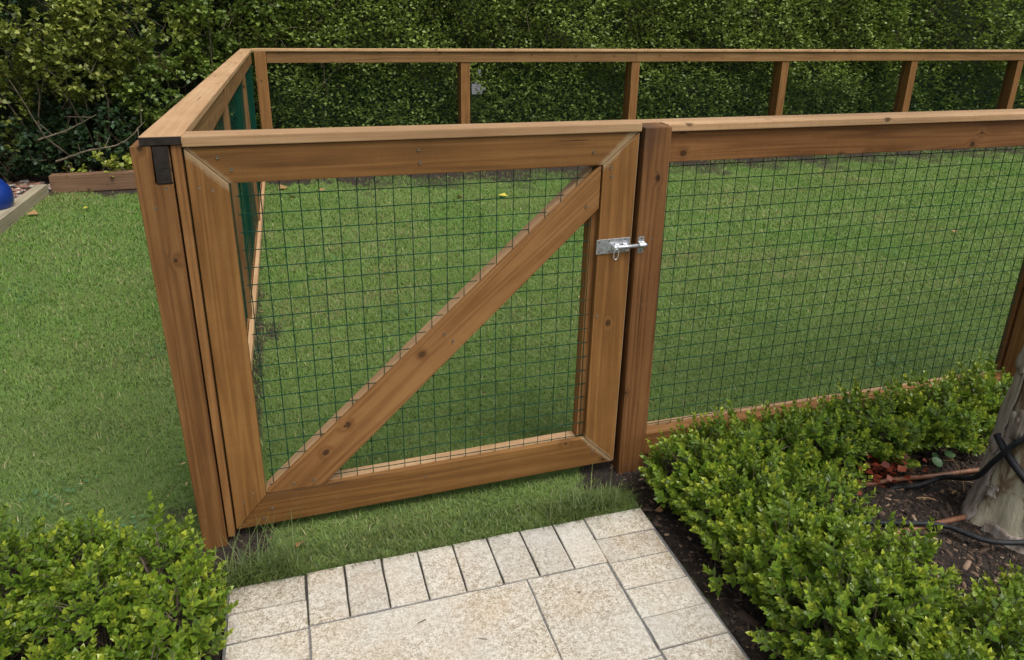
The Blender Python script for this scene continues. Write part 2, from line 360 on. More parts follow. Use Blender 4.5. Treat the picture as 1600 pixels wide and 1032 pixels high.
def wxz(name, pts, y0, y1, grain, mat, parent, bev=0.0025):
    """board facing the path: world (x,z) outline, grain 'x','z' or a (dx,dz) vector, depth y0..y1"""
    g = {'x': (1, 0), 'z': (0, 1)}.get(grain, grain); g = Vector((g[0], 0, g[1])).normalized()
    e3 = Vector((0, 1, 0)).cross(g)  # ez with ey = ez x ex
    # want ey = +Y : ez x ex = Y -> ez = ex x Y
    ez = g.cross(Vector((0, 1, 0)))
    c = Vector((sum(p[0] for p in pts)/len(pts), 0, sum(p[1] for p in pts)/len(pts)))
    poly = [((Vector((x, 0, z)) - c).dot(g), (Vector((x, 0, z)) - c).dot(ez)) for x, z in pts]
    return prism(name, poly, c, g, ez, y0, y1, mat, parent, bev)
def beam(name, p0, p1, w, h, mat, parent, up=(0, 0, 1), bev=0.0025):
    """p0..p1 centre line, w across, h along up"""
    p0, p1 = Vector(p0), Vector(p1); ex = p1 - p0; L = ex.length
    return prism(name, [(0, -h/2), (L, -h/2), (L, h/2), (0, h/2)], p0, ex, up, -w/2, w/2, mat, parent, bev)
def tube_np(pts, r, k=5, closed=False):
    P = np.asarray(pts, float); n = len(P)
    T = np.gradient(P, axis=0); T /= np.linalg.norm(T, axis=1)[:, None] + 1e-12
    up = np.array([0.137, 0.31, 0.94]); 
    if abs(T[0] @ up) > 0.9: up = np.array([0.9, 0.3, 0.1])
    A = np.cross(T, up); A /= np.linalg.norm(A, axis=1)[:, None]; B = np.cross(T, A)
    r = np.broadcast_to(r, (n,)); th = np.arange(k)*2*math.pi/k
    V = P[:, None] + r[:, None, None]*(np.cos(th)[None, :, None]*A[:, None] + np.sin(th)[None, :, None]*B[:, None])
    i, j = np.meshgrid(np.arange(n-1), np.arange(k), indexing='ij'); j2 = (j+1) % k
    F = np.stack([i*k+j, i*k+j2, (i+1)*k+j2, (i+1)*k+j], -1).reshape(-1, 4)
    return V.reshape(-1, 3), F
def merge(parts):
    Vs, Fs, o = [], [], 0
    for V, F in parts: Vs.append(V); Fs.append(F+o); o += len(V)
    return np.concatenate(Vs), np.concatenate(Fs)
def smooth_path(pts, n=12):
    P = [Vector(p) for p in pts]; P = [2*P[0]-P[1]] + P + [2*P[-1]-P[-2]]; o = []
    for i in range(1, len(P)-2):
        for k in range(n):
            t = k/n; a, b, c, d = P[i-1], P[i], P[i+1], P[i+2]
            o.append(0.5*((2*b) + (c-a)*t + (2*a-5*b+4*c-d)*t*t + (3*b-a-3*c+d)*t**3))
    o.append(P[-2]); return np.array([tuple(v) for v in o])
def wires(O, U, nU, pu, W, nW, pw, name, parent, r=0.0014, seg=6, u0=0.0, w0=0.0, loose=0.0015, k=4, ext=0.0):
    """welded mesh: U = along, W = down. nU wires running along W, nW wires running along U"""
    O, U, W = map(np.array, (O, U, W)); N = np.cross(U, W); parts = []
    LU = u0 + pu*(nU-1); LW = w0 + pw*(nW-1)
    ph = rng.uniform(0, 6, 8)
    def f(u, w_):
        d = loose*(np.sin(u*5.1+ph[0])+np.sin(w_*6.3+ph[1])+np.sin(u*3+w_*4+ph[2]))
        e = 0.5*loose*(np.sin(u*23+w_*9+ph[3])); g_ = 0.5*loose*np.sin(u*11+w_*19+ph[4])
        return O + np.outer(u+e, U) + np.outer(w_+g_, W) + np.outer(d, N)
    for i in range(nU):
        t = np.linspace(-ext, LW+ext, seg+1); parts.append(tube_np(f(np.full(seg+1, u0+i*pu), t), r, k))
    for j in range(nW):
        s2 = max(seg, int(LU/0.25)); t = np.linspace(-ext, LU+ext, s2+1)
        V, F = tube_np(f(t, np.full(s2+1, w0+j*pw)), r, k); parts.append((V + N*r*1.6, F))
    V, F = merge(parts); return from_np(name, V, F, 'wire', parent, smooth=True)

GZ = -1.11
def lawn_h(x, y):
    return 0.006*np.sin(x*1.7+1)*np.cos(y*1.3) + 0.004*np.sin(x*4.1+y*3.3)

# ---------------------------------------------------------------- ground
def soil_mask(x, y):
    x = np.asarray(x, float); y = np.asarray(y, float)
    wob = 0.03*np.sin(x*67+y*41+2)*np.sin(y*73-x*29) + 0.04*np.sin(x*9+1)+0.03*np.sin(y*13+x*5)+0.02*np.sin(x*31+y*17)
    m = np.zeros(np.broadcast(x, y).shape)
    sm = lambda d, wd: 1/(1+np.exp(-np.clip(d/wd, -30, 30)))
    m = np.maximum(m, sm(x-1.125+wob*0.3, 0.012)*sm(0.055-y+wob*0.5, 0.015))           # right bed
    m = np.maximum(m, sm(-0.125-x, 0.01)*sm(x+0.86+wob, 0.03)*sm(-0.05-y+wob, 0.03))    # left bed
    def blob(cx, cy, rx, ry, a=1.0):
        d = np.sqrt(((x-cx)/rx)**2+((y-cy)/ry)**2); return a*sm(1.0-d+wob*3, 0.15)
    m = np.maximum(m, blob(1.14, -0.02, 0.15, 0.12)); m = np.maximum(m, blob(1.04, -0.06, 0.09, 0.06, 0.7))
    m = np.maximum(m, blob(-0.15, -0.05, 0.14, 0.10, 0.95)); m = np.maximum(m, blob(-0.02, 1.55, 0.05, 0.15, .58))
    m = np.maximum(m, blob(-0.1, 1.0, 0.05, 1.6, 0.6))
    m = np.maximum(m, sm(y-4.78+wob*3, 0.06)*0.95)
    m = np.maximum(m, 0.62*sm(y-4.25+wob*4, 0.12)*sm(x-0.3, 0.3))
    m = np.maximum(m, blob(-0.50, 0.36, 0.12, 0.07, 0.40)); m = np.maximum(m, blob(-0.42, 0.95, 0.10, 0.05, 0.45)); m = np.maximum(m, blob(-0.3, 0.15, 0.13, 0.07, 0.55))
    return m
gx = np.concatenate([-np.geomspace(200, 7, 18), np.arange(-6, -1.6, 0.12), np.arange(-1.6, 3.4, 0.03), np.arange(3.4, 10.5, 0.12), np.geomspace(11, 200, 18)])
gy = np.concatenate([-np.geomspace(200, 4, 18), np.arange(-3.5, -1.4, 0.12), np.arange(-1.4, 0.6, 0.03), np.arange(0.6, 7, 0.08), np.geomspace(7.5, 200, 18)])
X, Y = np.meshgrid(gx, gy, indexing='ij')
Z = GZ + lawn_h(X, Y)*np.clip((Y+0.1)*2, 0, 1) - 0.004
Z = Z - 0.022*((X > -0.145) & (X < 1.145) & (Y < -0.22)) - 0.0*X
i, j = np.meshgrid(np.arange(len(gx)-1), np.arange(len(gy)-1), indexing='ij'); ny = len(gy)
F = np.stack([i*ny+j, (i+1)*ny+j, (i+1)*ny+j+1, i*ny+j+1], -1).reshape(-1, 4)
g = from_np('ground', np.stack([X, Y, Z], -1).reshape(-1, 3), F, 'ground', smooth=True, attr={'soil': soil_mask(X, Y).ravel()})
tag(g, kind='structure')

# ---------------------------------------------------------------- path: granite slabs and setts
PT = -1.105
bm = bmesh.new()
for v in ((-0.138, -0.232), (1.134, -0.226), (1.13, -2.6), (-0.142, -2.6)): bm.verts.new((v[0], v[1], PT-0.0045))
for v in ((-0.138, -0.232), (1.134, -0.226), (1.13, -2.6), (-0.142, -2.6)): bm.verts.new((v[0], v[1], PT-0.09))
vv = list(bm.verts); bm.faces.new(vv[3::-1]); bm.faces.new(vv[4:8])
for q in range(4): bm.faces.new((vv[q], vv[(q+1) % 4], vv[4+(q+1) % 4], vv[4+q]))
bmesh.ops.recalc_face_normals(bm, faces=bm.faces)
path = tag(from_bm('path', bm, 'mortar', None), kind='structure')
def stone(name, x0, x1, y0, y1, mat='granite'):
    bm = bmesh.new(); g_ = 0.0040; x0 += g_; x1 -= g_; y0 += g_; y1 -= g_
    nx, ny_ = max(2, int((x1-x0)/0.05)), max(2, int((y1-y0)/0.05)); dz = random.uniform(-0.0012, 0.0012); tx, ty = random.uniform(-.006, .006), random.uniform(-.006, .006)
    cx, cy = (x0+x1)/2, (y0+y1)/2
    T = [[bm.verts.new((x0+(x1-x0)*a/nx + (random.uniform(-.0012, .0012)), y0+(y1-y0)*b/ny_ + random.uniform(-.0012, .0012),
          PT+dz+(x0+(x1-x0)*a/nx-cx)*tx+(y0+(y1-y0)*b/ny_-cy)*ty+random.uniform(-.0005, .0005))) for b in range(ny_+1)] for a in range(nx+1)]
    for a in range(nx):
        for b in range(ny_): bm.faces.new((T[a][b], T[a+1][b], T[a+1][b+1], T[a][b+1]))
    ed = [e for e in bm.edges if e.is_boundary]
    r_ = bmesh.ops.extrude_edge_only(bm, edges=ed); nv = [q for q in r_['geom'] if isinstance(q, bmesh.types.BMVert)]
    for v in nv: v.co.x += 0.0016*(1 if v.co.x > cx else -1); v.co.y += 0.0016*(1 if v.co.y > cy else -1); v.co.z -= 0.0022
    ed = [e for e in bm.edges if e.is_boundary]
    r_ = bmesh.ops.extrude_edge_only(bm, edges=ed)
    for v in [q for q in r_['geom'] if isinstance(q, bmesh.types.BMVert)]: v.co.z -= 0.035
    bmesh.ops.recalc_face_normals(bm, faces=bm.faces)
    return from_bm(name, bm, mat, path)
stone('sett', -0.134, 0.0705, -0.334, -0.235)
ys = [-0.334, -0.434, -0.536, -0.640, -0.745, -0.850, -0.955, -1.06, -1.165, -1.27, -1.375, -1.48]
for a, b in zip(ys[:-1], ys[1:]): stone('sett', -0.134, 0.0725, b, a)
fx = [0.0725, 0.180, 0.287, 0.394, 0.501, 0.609, 0.716, 0.824, 0.9305]
for a, b in zip(fx[:-1], fx[1:]): stone('sett', a, b, -0.428, -0.229)
stone('sett', 0.9305, 1.133, -0.331, -0.226)
ys = [-0.331, -0.436, -0.543, -0.650, -0.756, -0.862, -0.968, -1.074, -1.18, -1.286, -1.392, -1.498]
for a, b in zip(ys[:-1], ys[1:]): stone('sett', 0.926, 1.127, b, a)
stone('paving_slab', 0.0735, 0.675, -1.03, -0.4295)
stone('paving_slab', 0.675, 0.924, -0.771, -0.4295)
stone('paving_slab', 0.675, 0.924, -1.37, -0.771)
stone('paving_slab', 0.0735, 0.675, -1.63, -1.03)

# ---------------------------------------------------------------- gate
gate = thing('garden_gate', (-0.12, 0, -1.08), 'closed wooden garden gate with diagonal brace and green wire mesh, fastened by a steel bolt', 'gate')
YF, YM, YB = -0.020, 0.0, 0.045
GL, GR, GT, GB = -0.1195, 1.1335, 0.0855, -1.078
iL, iR, iT, iB = -0.0235, 1.021, -0.0105, -0.970
iBR = -0.951; GBR = -1.062
wxz('top_rail', [(GL, GT), (GR, GT), (iR, iT), (iL, iT)], YF, YM-0.002, 'x', 'gate', gate)
wxz('stile', [(GL, GT-0.001), (iL-0.0008, iT-0.001), (iL-0.0015, iB), (GL, GB)], YF-0.0025, YM-0.002, 'z', 'gate', gate)
wxz('stile', [(GR, GT-0.001), (iR+0.0008, iT-0.001), (1.0135, iBR), (1.1265, GBR)], YF-0.0012, YM-0.002, 'z', 'gate', gate)
wxz('bottom_rail', [(GL+0.001, GB), (iL-0.0008, iB), (1.0125, iBR), (1.1255, GBR)], YF, YM-0.002, 'x', 'gate', gate)
# diagonal brace, front face
wxz('brace', [(iL+0.003, iB+0.002), (0.147, -0.9665), (1.016, -0.143), (1.0165, -0.0135), (1.012, -0.0135), (iL+0.003, -0.961)], YF+0.001, YM-0.002, (1.04, 0.95), 'brace', gate)
# rear frame carrying the other half of the sandwich
wxz('rear_rail', [(GL+.01, GT-0.004), (GR-.01, GT-0.004), (GR-.01, iT+0.012), (GL+.01, iT+0.012)], YM+0.003, YB, 'x', 'brace', gate)
wxz('rear_stile', [(GL+.01, iT+0.010), (iL-0.004, iT+0.010), (iL-0.004, iB-0.012), (GL+.01, GB+0.004)], YM+0.003, YB, 'z', 'brace', gate)
wxz('rear_stile', [(GR-.01, iT+0.010), (0.998, iT+0.010), (0.992, iBR-0.012), (1.115, GBR+0.004)], YM+0.003, YB, 'z', 'brace', gate)
wxz('rear_rail', [(iL-0.002, iB-0.002), (0.990, iBR-0.004), (0.990, GBR+0.01), (iL-0.002, GB+0.008)], YM+0.003, YB, 'x', 'cap', gate)
wxz('rear_brace', [(-0.0225, -0.966), (0.13, -0.966), (0.9965, -0.148), (0.9965, -0.020)], YM+0.003, YB-0.001, (1.04, 0.95), 'cap', gate)
wxz('capping_strip', [(GL-0.003, 0.0875), (GL-0.003, 0.115), (1.1365, 0.111), (1.1365, 0.0865)], YF-0.008, YB+0.006, 'x', 'cap', gate, bev=0.003)
wires((0, 0, 0), (1, 0, 0), 21, 0.05, (0, 0, -1), 21, 0.05, 'wire_mesh', gate, ext=0.012, seg=10, loose=0.0012)
def screw(x, z, y, parent, r=0.0042):
    me = bpy.data.meshes.get('screw')
    if me is None:
        bm = bmesh.new()
        bmesh.ops.create_cone(bm, cap_ends=True, segments=14, radius1=1, radius2=0.85, depth=0.4)
        top = [f_ for f_ in bm.faces if len(f_.verts) == 14 and f_.calc_center_median().z > 0][0]
        q = bmesh.ops.inset_region(bm, faces=[top], thickness=0.38, depth=-0.15)
        me = bpy.data.meshes.new('screw'); bm.to_mesh(me); bm.free(); me.materials.append(MAT['zinc']); me.materials.append(MAT['hole'])
        for p in me.polygons:
            if len(p.vertices) == 14 and p.center.z > 0: p.material_index = 1
    o = bpy.data.objects.new('screw', me)
    M_ = Matrix.Translation((x, y, z)) @ Matrix.Rotation(math.radians(90), 4, 'X') @ Matrix.Rotation(random.random()*3, 4, 'Z') @ Matrix.Diagonal((r, r, r, 1))
    return link(o, parent, M_)
for x, z in [(-.043, .058), (-.013, .026), (-.094, -.017), (-.063, -.025), (.470, .058), (.473, .022), (.989, .030), (1.046, -.018), (1.050, -.047),
             (-.059, -.955), (-.091, -.983), (-.011, -1.021), (-.039, -1.050), (1.043, -1.007), (.058, -.944), (.117, -.944), (.534, -.502), (.559, -.529), (.974, -.134), (.465, -1.0), (1.03, -.50)]:
    screw(x, z, YF-0.0022, gate, 0.0043)
# bolt
bolt = wxz('bolt_plate', [(1.013, -0.289), (1.013, -0.242), (1.125, -0.240), (1.125, -0.287)], YF-0.005, YF-0.0014, 'x', 'galv', gate, bev=0.001)
def tubeobj(name, pts, r, mat, parent, k=16, caps=True, smooth=True):
    V, F = tube_np(pts, r, k); bm = bmesh.new(); vs_ = [bm.verts.new(v) for v in V]
    for f_ in F: bm.faces.new([vs_[q] for q in f_])
    if caps: bm.faces.new(vs_[:k]); bm.faces.new(vs_[-k:])
    bmesh.ops.recalc_face_normals(bm, faces=bm.faces)
    for f_ in bm.faces: f_.smooth = len(f_.verts) == 4 and smooth
    return from_bm(name, bm, mat, parent)
ZB = -0.266; YR = YF-0.0185
tubeobj('bolt_rod', [(1.070, YR, ZB), (1.090, YR, ZB), (1.178, YR, ZB+0.0008)], [0.0062, 0.0062, 0.0062], 'galv', bolt)
def saddle(name, xa, xb, rr, yb, z0, parent, flange=0.012):
    prof = [(z0-rr-flange, yb), (z0-rr-0.001, yb)] + [(z0-rr*math.cos(t), yb-0.004-rr*1.25*math.sin(t)) for t in np.linspace(0.1, math.pi-0.1, 10)] + [(z0+rr+0.001, yb), (z0+rr+flange, yb)]
    bm = bmesh.new(); A = [[bm.verts.new((x, y - d*0, z)) for z, y in prof] for x, d in ((xa, 0), (xb, 0))]
    for q in range(len(prof)-1): bm.faces.new((A[0][q], A[0][q+1], A[1][q+1], A[1][q]))
    bmesh.ops.recalc_face_normals(bm, faces=bm.faces)
    bmesh.ops.solidify(bm, geom=list(bm.faces), thickness=0.0016)
    bmesh.ops.recalc_face_normals(bm, faces=bm.faces)
    return from_bm(name, bm, 'galv', parent)
saddle('bolt_guide', 1.074, 1.086, 0.0072, YF-0.0060, ZB, bolt, 0.009)
saddle('bolt_guide', 1.101, 1.113, 0.0072, YF-0.0060, ZB, bolt, 0.009)
lp = [(1.0655+0.0*t, 0, 0) for t in (0,)]
ring = [(1.0705 + 0.0082*math.cos(t), YR-0.008-0.002*math.sin(t), ZB-0.020 + 0.0175*math.sin(t)) for t in np.linspace(math.pi*0.5, math.pi*2.5, 24)]
tubeobj('ring_handle', ring, 0.0021, 'galv', bolt, 10, False)
tubeobj('bolt_knob', [(1.061, YR, ZB), (1.064, YR, ZB), (1.074, YR, ZB), (1.0765, YR, ZB)], [0.004, 0.0088, 0.0088, 0.0065], 'galv', bolt)
for x, z in ((1.0215, -0.2505), (1.0215, -0.2810), (1.0545, -0.2480), (1.0545, -0.2820), (1.108, -0.2455), (1.108, -0.2850)):
    screw(x, z, YF-0.0050, bolt, 0.0034)

# ---------------------------------------------------------------- front fence (right of the gate)
ff = thing('wooden_fence', (1.18, 0, GZ), 'wooden fence right of the gate, green wire mesh between red-brown posts', 'fence', 'fence runs round the lawn')
PY0, PY1 = -0.030, 0.060
wxz('post', [(1.1450, -1.25), (1.1460, 0.0975), (1.2345, 0.0985), (1.2445, -1.25)], PY0, PY1, 'z', 'redpost', ff, 0.003)
wxz('gate_stop', [(1.104, -1.085), (1.104, 0.07), (1.1445, 0.07), (1.1440, -1.085)], 0.0475, 0.0595, 'z', 'redpost', ff, 0.002)
wxz('post', [(2.978, -1.25), (2.978, 0.070), (3.078, 0.070), (3.078, -1.25)], -0.030, 0.066, 'z', 'brace', ff, 0.003)
wxz('post', [(4.72, -1.25), (4.72, 0.065), (4.82, 0.065), (4.82, -1.25)], -0.030, 0.066, 'z', 'redpost', ff, 0.003)
wxz('top_rail', [(1.2365, -0.0195), (1.2365, 0.0755), (2.9775, 0.071), (2.9775, -0.0245)], 0.020, 0.0665, 'x', 'rail', ff)
wxz('top_rail', [(3.0785, -0.0245), (3.0785, 0.071), (4.7195, 0.067), (4.7195, -0.0285)], 0.020, 0.0665, 'x', 'rail', ff)
c1 = wxz('cap', [(1.138, 0.078), (1.138, 0.100), (5.2, 0.092), (5.2, 0.070)], 0.0610, 0.120, 'x', 'cap', ff, 0.003)
wxz('cap', [(1.2405, 0.0775), (1.2405, 0.0998), (5.2, 0.0918), (5.2, 0.0695)], 0.004, 0.0604, 'x', 'cap', ff, 0.003)
wxz('bottom_rail', [(1.2455, -1.09), (1.2455, -1.003), (2.9775, -1.012), (2.9775, -1.10)], 0.022, 0.0668, 'x', 'brace', ff)
wxz('bottom_rail', [(3.0785, -1.10), (3.0785, -1.012), (4.7195, -1.016), (4.7195, -1.105)], 0.022, 0.0668, 'x', 'brace', ff)
wxz('gravel_board', [(1.2455, -1.16), (1.2455, -1.092), (2.9775, -1.102), (2.9775, -1.17)], 0.028, 0.060, 'x', 'redpost', ff)
wxz('batten', [(1.235, -1.01), (1.235, -1.001), (2.9635, -1.010), (2.9635, -1.05), (1.235, -1.04)], 0.0715, 0.092, 'x', 'cap', ff, 0.0015)
wxz('batten', [(1.19, 0.07), (1.19, -0.012), (4.7, -0.020), (4.7, 0.062)], 0.0715, 0.092, 'x', 'rail', ff, 0.0015)
wxz('batten', [(2.964, -0.022), (3.01, -0.022), (3.01, -1.008), (2.964, -1.008)], 0.0715, 0.092, 'z', 'redpost', ff, 0.0015)
wires((1.2927, 0.0690, 0.0054), (1, 0, 0), 66, 0.05, (0, 0, -1), 21, 0.05, 'wire_mesh', ff, seg=10, u0=0, loose=0.0014, ext=0.03)
screw(1.20, -0.25, PY0-0.0005, ff, 0.003)
# keep of the bolt on the post
k1 = saddle('bolt_keep', 1.151, 1.171, 0.0095, PY0-0.0012, ZB+0.001, ff, 0.017)
for z in (ZB-0.019, ZB+0.021): screw(1.161, z, PY0-0.0030, ff, 0.0034)

# ---------------------------------------------------------------- side fence (left)
sf = thing('wooden_fence', (-0.19, 0, GZ), 'wooden fence on the left running back from the gate post to the hedge', 'fence', 'fence runs round the lawn')
# front post with the rail let into a notch
wxz('post', [(-0.2375, 0.0935), (-0.2325, 0.0955), (-0.1895, 0.0955), (-0.1925, -0.0005), (-0.1515, -0.0010), (-0.1485, -1.25), (-0.2125, -1.25)], -0.040, 0.060, 'z', 'post', sf, 0.002)
DY, DX = 5.0, 0.030
def sp(y, x, z): t = y/DY; return Vector((x + DX*t, y, z - 0.070*t))
beam('top_rail', sp(-0.035, -0.1695, 0.047), sp(4.93, -0.1695, 0.045), 0.0370, 0.0910, 'far', sf)
wxz('rail_end', [(-0.1875, 0.002), (-0.1875, 0.0925), (-0.1518, 0.0925), (-0.1535, 0.002)], -0.0425, -0.0362, 'z', 'stain', sf, 0.0008)
beam('cap', sp(-0.0385, -0.1665, 0.1068), sp(5.03, -0.1665, 0.1068), 0.0960, 0.0215, 'cap', sf)
wxz('cap_end', [(-0.2140, 0.0968), (-0.2140, 0.1168), (-0.1192, 0.1168), (-0.1192, 0.0968)], -0.0425, -0.0395, 'x', 'stain', sf, 0.0008)
# hanging batten next to the gate
wxz('hanging_batten', [(-0.1470, 0.0945), (-0.1240, 0.0945), (-0.1250, -1.088), (-0.1440, -1.088)], -0.0360, 0.040, 'z', 'post', sf, 0.002)
for y in (1.55, 3.32):
    wxz('post', [(-0.19+DX*y/DY, -1.25), (-0.19+DX*y/DY, 0.09-0.07*y/DY), (-0.118+DX*y/DY, 0.09-0.07*y/DY), (-0.118+DX*y/DY, -1.25)], y-0.0375, y+0.0375, 'z', 'far', sf)
beam('bottom_rail', sp(0.07, -0.155, -1.065), sp(1.51, -0.155, -1.045), 0.045, 0.09, 'brace', sf)
beam('bottom_rail', sp(1.59, -0.155, -1.045), sp(3.28, -0.155, -1.020), 0.045, 0.09, 'brace', sf)
beam('bottom_rail', sp(3.36, -0.155, -1.020), sp(4.94, -0.155, -0.995), 0.045, 0.09, 'brace', sf)
beam('batten', sp(0.07, -0.118, -1.045), sp(4.94, -0.118, -0.975), 0.022, 0.045, 'cap', sf, bev=0.0015)
beam('batten', sp(0.06, -0.138, 0.047), sp(4.94, -0.138, 0.047), 0.0215, 0.088, 'far', sf, bev=0.0015)
wires((-0.140, 0.06, 0.0), (DX/DY, 1, -0.070/DY), 98, 0.05, (0, 0, -1), 21, 0.05, 'wire_mesh', sf, seg=5, loose=0.003)
screw(-0.20, -0.06, -0.0405, sf, 0.0036); screw(-0.168, -0.012, -0.0405, sf, 0.0036)

# ---------------------------------------------------------------- back fence
bf = thing('wooden_fence', (-0.05, 5.0, GZ), 'long wooden fence at the back of the lawn in front of the clipped hedge', 'fence', 'fence runs round the lawn')
def bz(x): return -0.004*x
wxz('post', [(-0.075, -1.25), (-0.075, 0.028), (0.020, 0.028), (0.020, -1.25)], 4.945, 5.04, 'z', 'post', bf)
for x in (1.76, 3.53, 5.31, 7.045, 8.64, 10.4):
    wxz('post', [(x, -1.25), (x, -0.071+bz(x)*0.5), (x+0.088, -0.071+bz(x)*0.5), (x+0.088, -1.25)], 4.970, 5.060, 'z', 'post', bf)
    wxz('batten', [(x-0.002, -1.1), (x-0.002, -0.071+bz(x)*0.5), (x+0.02, -0.071+bz(x)*0.5), (x+0.02, -1.1)], 5.0620, 5.11, 'z', 'rail', bf, 0.0015)
seams = [0.022, 3.57, 7.09, 10.6]
for a, b in zip(seams[:-1], seams[1:]):
    wxz('top_rail', [(a+.001, -0.069+bz(a)*0.5), (a+.001, 0.026+bz(a)*0.5), (b-.001, 0.026+bz(b)*0.5), (b-.001, -0.069+bz(b)*0.5)], 4.962, 5.007, 'x', 'far', bf)
    wxz('bottom_rail', [(a+.001, -1.10), (a+.001, -1.01), (b-.001, -1.01), (b-.001, -1.10)], 5.000, 5.045, 'x', 'far', bf)
wxz('cap', [(-0.09, 0.0285), (-0.09, 0.050), (10.6, 0.028), (10.6, 0.0065)], 4.945, 5.045, 'x', 'cap', bf, 0.003)
wires((0.03, 5.066, -0.03), (1, 0, 0), 210, 0.05, (0, 0, -1), 30, 0.035, 'wire_mesh', bf, r=0.0010, seg=5, loose=0.004)

# ---------------------------------------------------------------- sleepers, edging, ball
sl = beam('timber_sleeper', (-1.81, 4.97, -1.045), (-0.20, 4.965, -1.035), 0.11, 0.15, 'sleeper', None, bev=0.006)
tag(sl, 'low brown timber sleeper edging the lawn in front of the wild shrubs on the left', 'sleeper')
ed = beam('timber_edging', (-1.90, 1.2, -1.065), (-1.855, 4.86, -1.075), 0.085, 0.10, 'pale', None, bev=0.004)
tag(ed, 'bleached timber edging board along the left side of the lawn beside the blue ball', 'edging board')
bm = bmesh.new(); bmesh.ops.create_uvsphere(bm, u_segments=48, v_segments=28, radius=0.172)
for v in bm.verts:
    if v.co.z < -0.15: v.co.z = -0.15 - (v.co.z+0.15)*0.0
bl = from_bm('garden_ball', bm, 'blue', None, Matrix.Translation((-2.015, 4.12, -0.95)), smooth=True)
tag(bl, 'glossy blue round garden ball at the left edge, beyond the pale edging', 'garden ball')
st = prism('stepping_slab', [(-.3, -.25), (.3, -.25), (.3, .25), (-.3, .25)], (-2.22, 4.28, -1.10), (1, 0, 0), (0, 1, 0), -0.012, 0.02, 'granite', None, 0.004)
tag(st, 'pale flat slab lying under the blue ball beside the edging', 'slab')

# ---------------------------------------------------------------- generic scatter helpers
def basis(D, roll):
    """D (n,3) unit directions -> per-item 3x3 (x=side, y=dir, z=normal)"""
    up = np.where(np.abs(D[:, 2:3]) > 0.95, np.array([[1., 0, 0]]), np.array([[0, 0, 1.]]))
    S = np.cross(D, up); S /= np.linalg.norm(S, axis=1)[:, None]; N = np.cross(S, D)
    c, s = np.cos(roll)[:, None], np.sin(roll)[:, None]
    S2 = c*S + s*N; N2 = -s*S + c*N
    return np.stack([S2, D, N2], 1)
def stamp(T, TF, P, B, scale):
    """template verts T (k,3) in (side, dir, normal) -> all instances"""
    n_, k = len(P), len(T)
    V = np.einsum('ka,nab->nkb', T, B)*np.reshape(scale, (-1, 1, 1)) + P[:, None]
    F = (TF[None] + (np.arange(n_)*k)[:, None, None]).reshape(-1, TF.shape[1])
    return V.reshape(-1, 3), F
def unit(v): return v/(np.linalg.norm(v, axis=-1, keepdims=True)+1e-9)
LEAF = np.array([[0, 0, 0], [-.30, .42, .07], [.30, .42, .07], [0, .46, -.03], [0, 1, -.08]]); LEAF_F = np.array([[0, 3, 1], [0, 2, 3], [1, 3, 4], [3, 2, 4]])
LEAFR = LEAF*np.array([1.35, 1, 1])
FLAT = np.array([[0, 0, 0], [-.32, .5, .05], [.32, .5, .05], [0, 1, -.05]]); FLAT_F = np.array([[0, 2, 1], [1, 2, 3]])

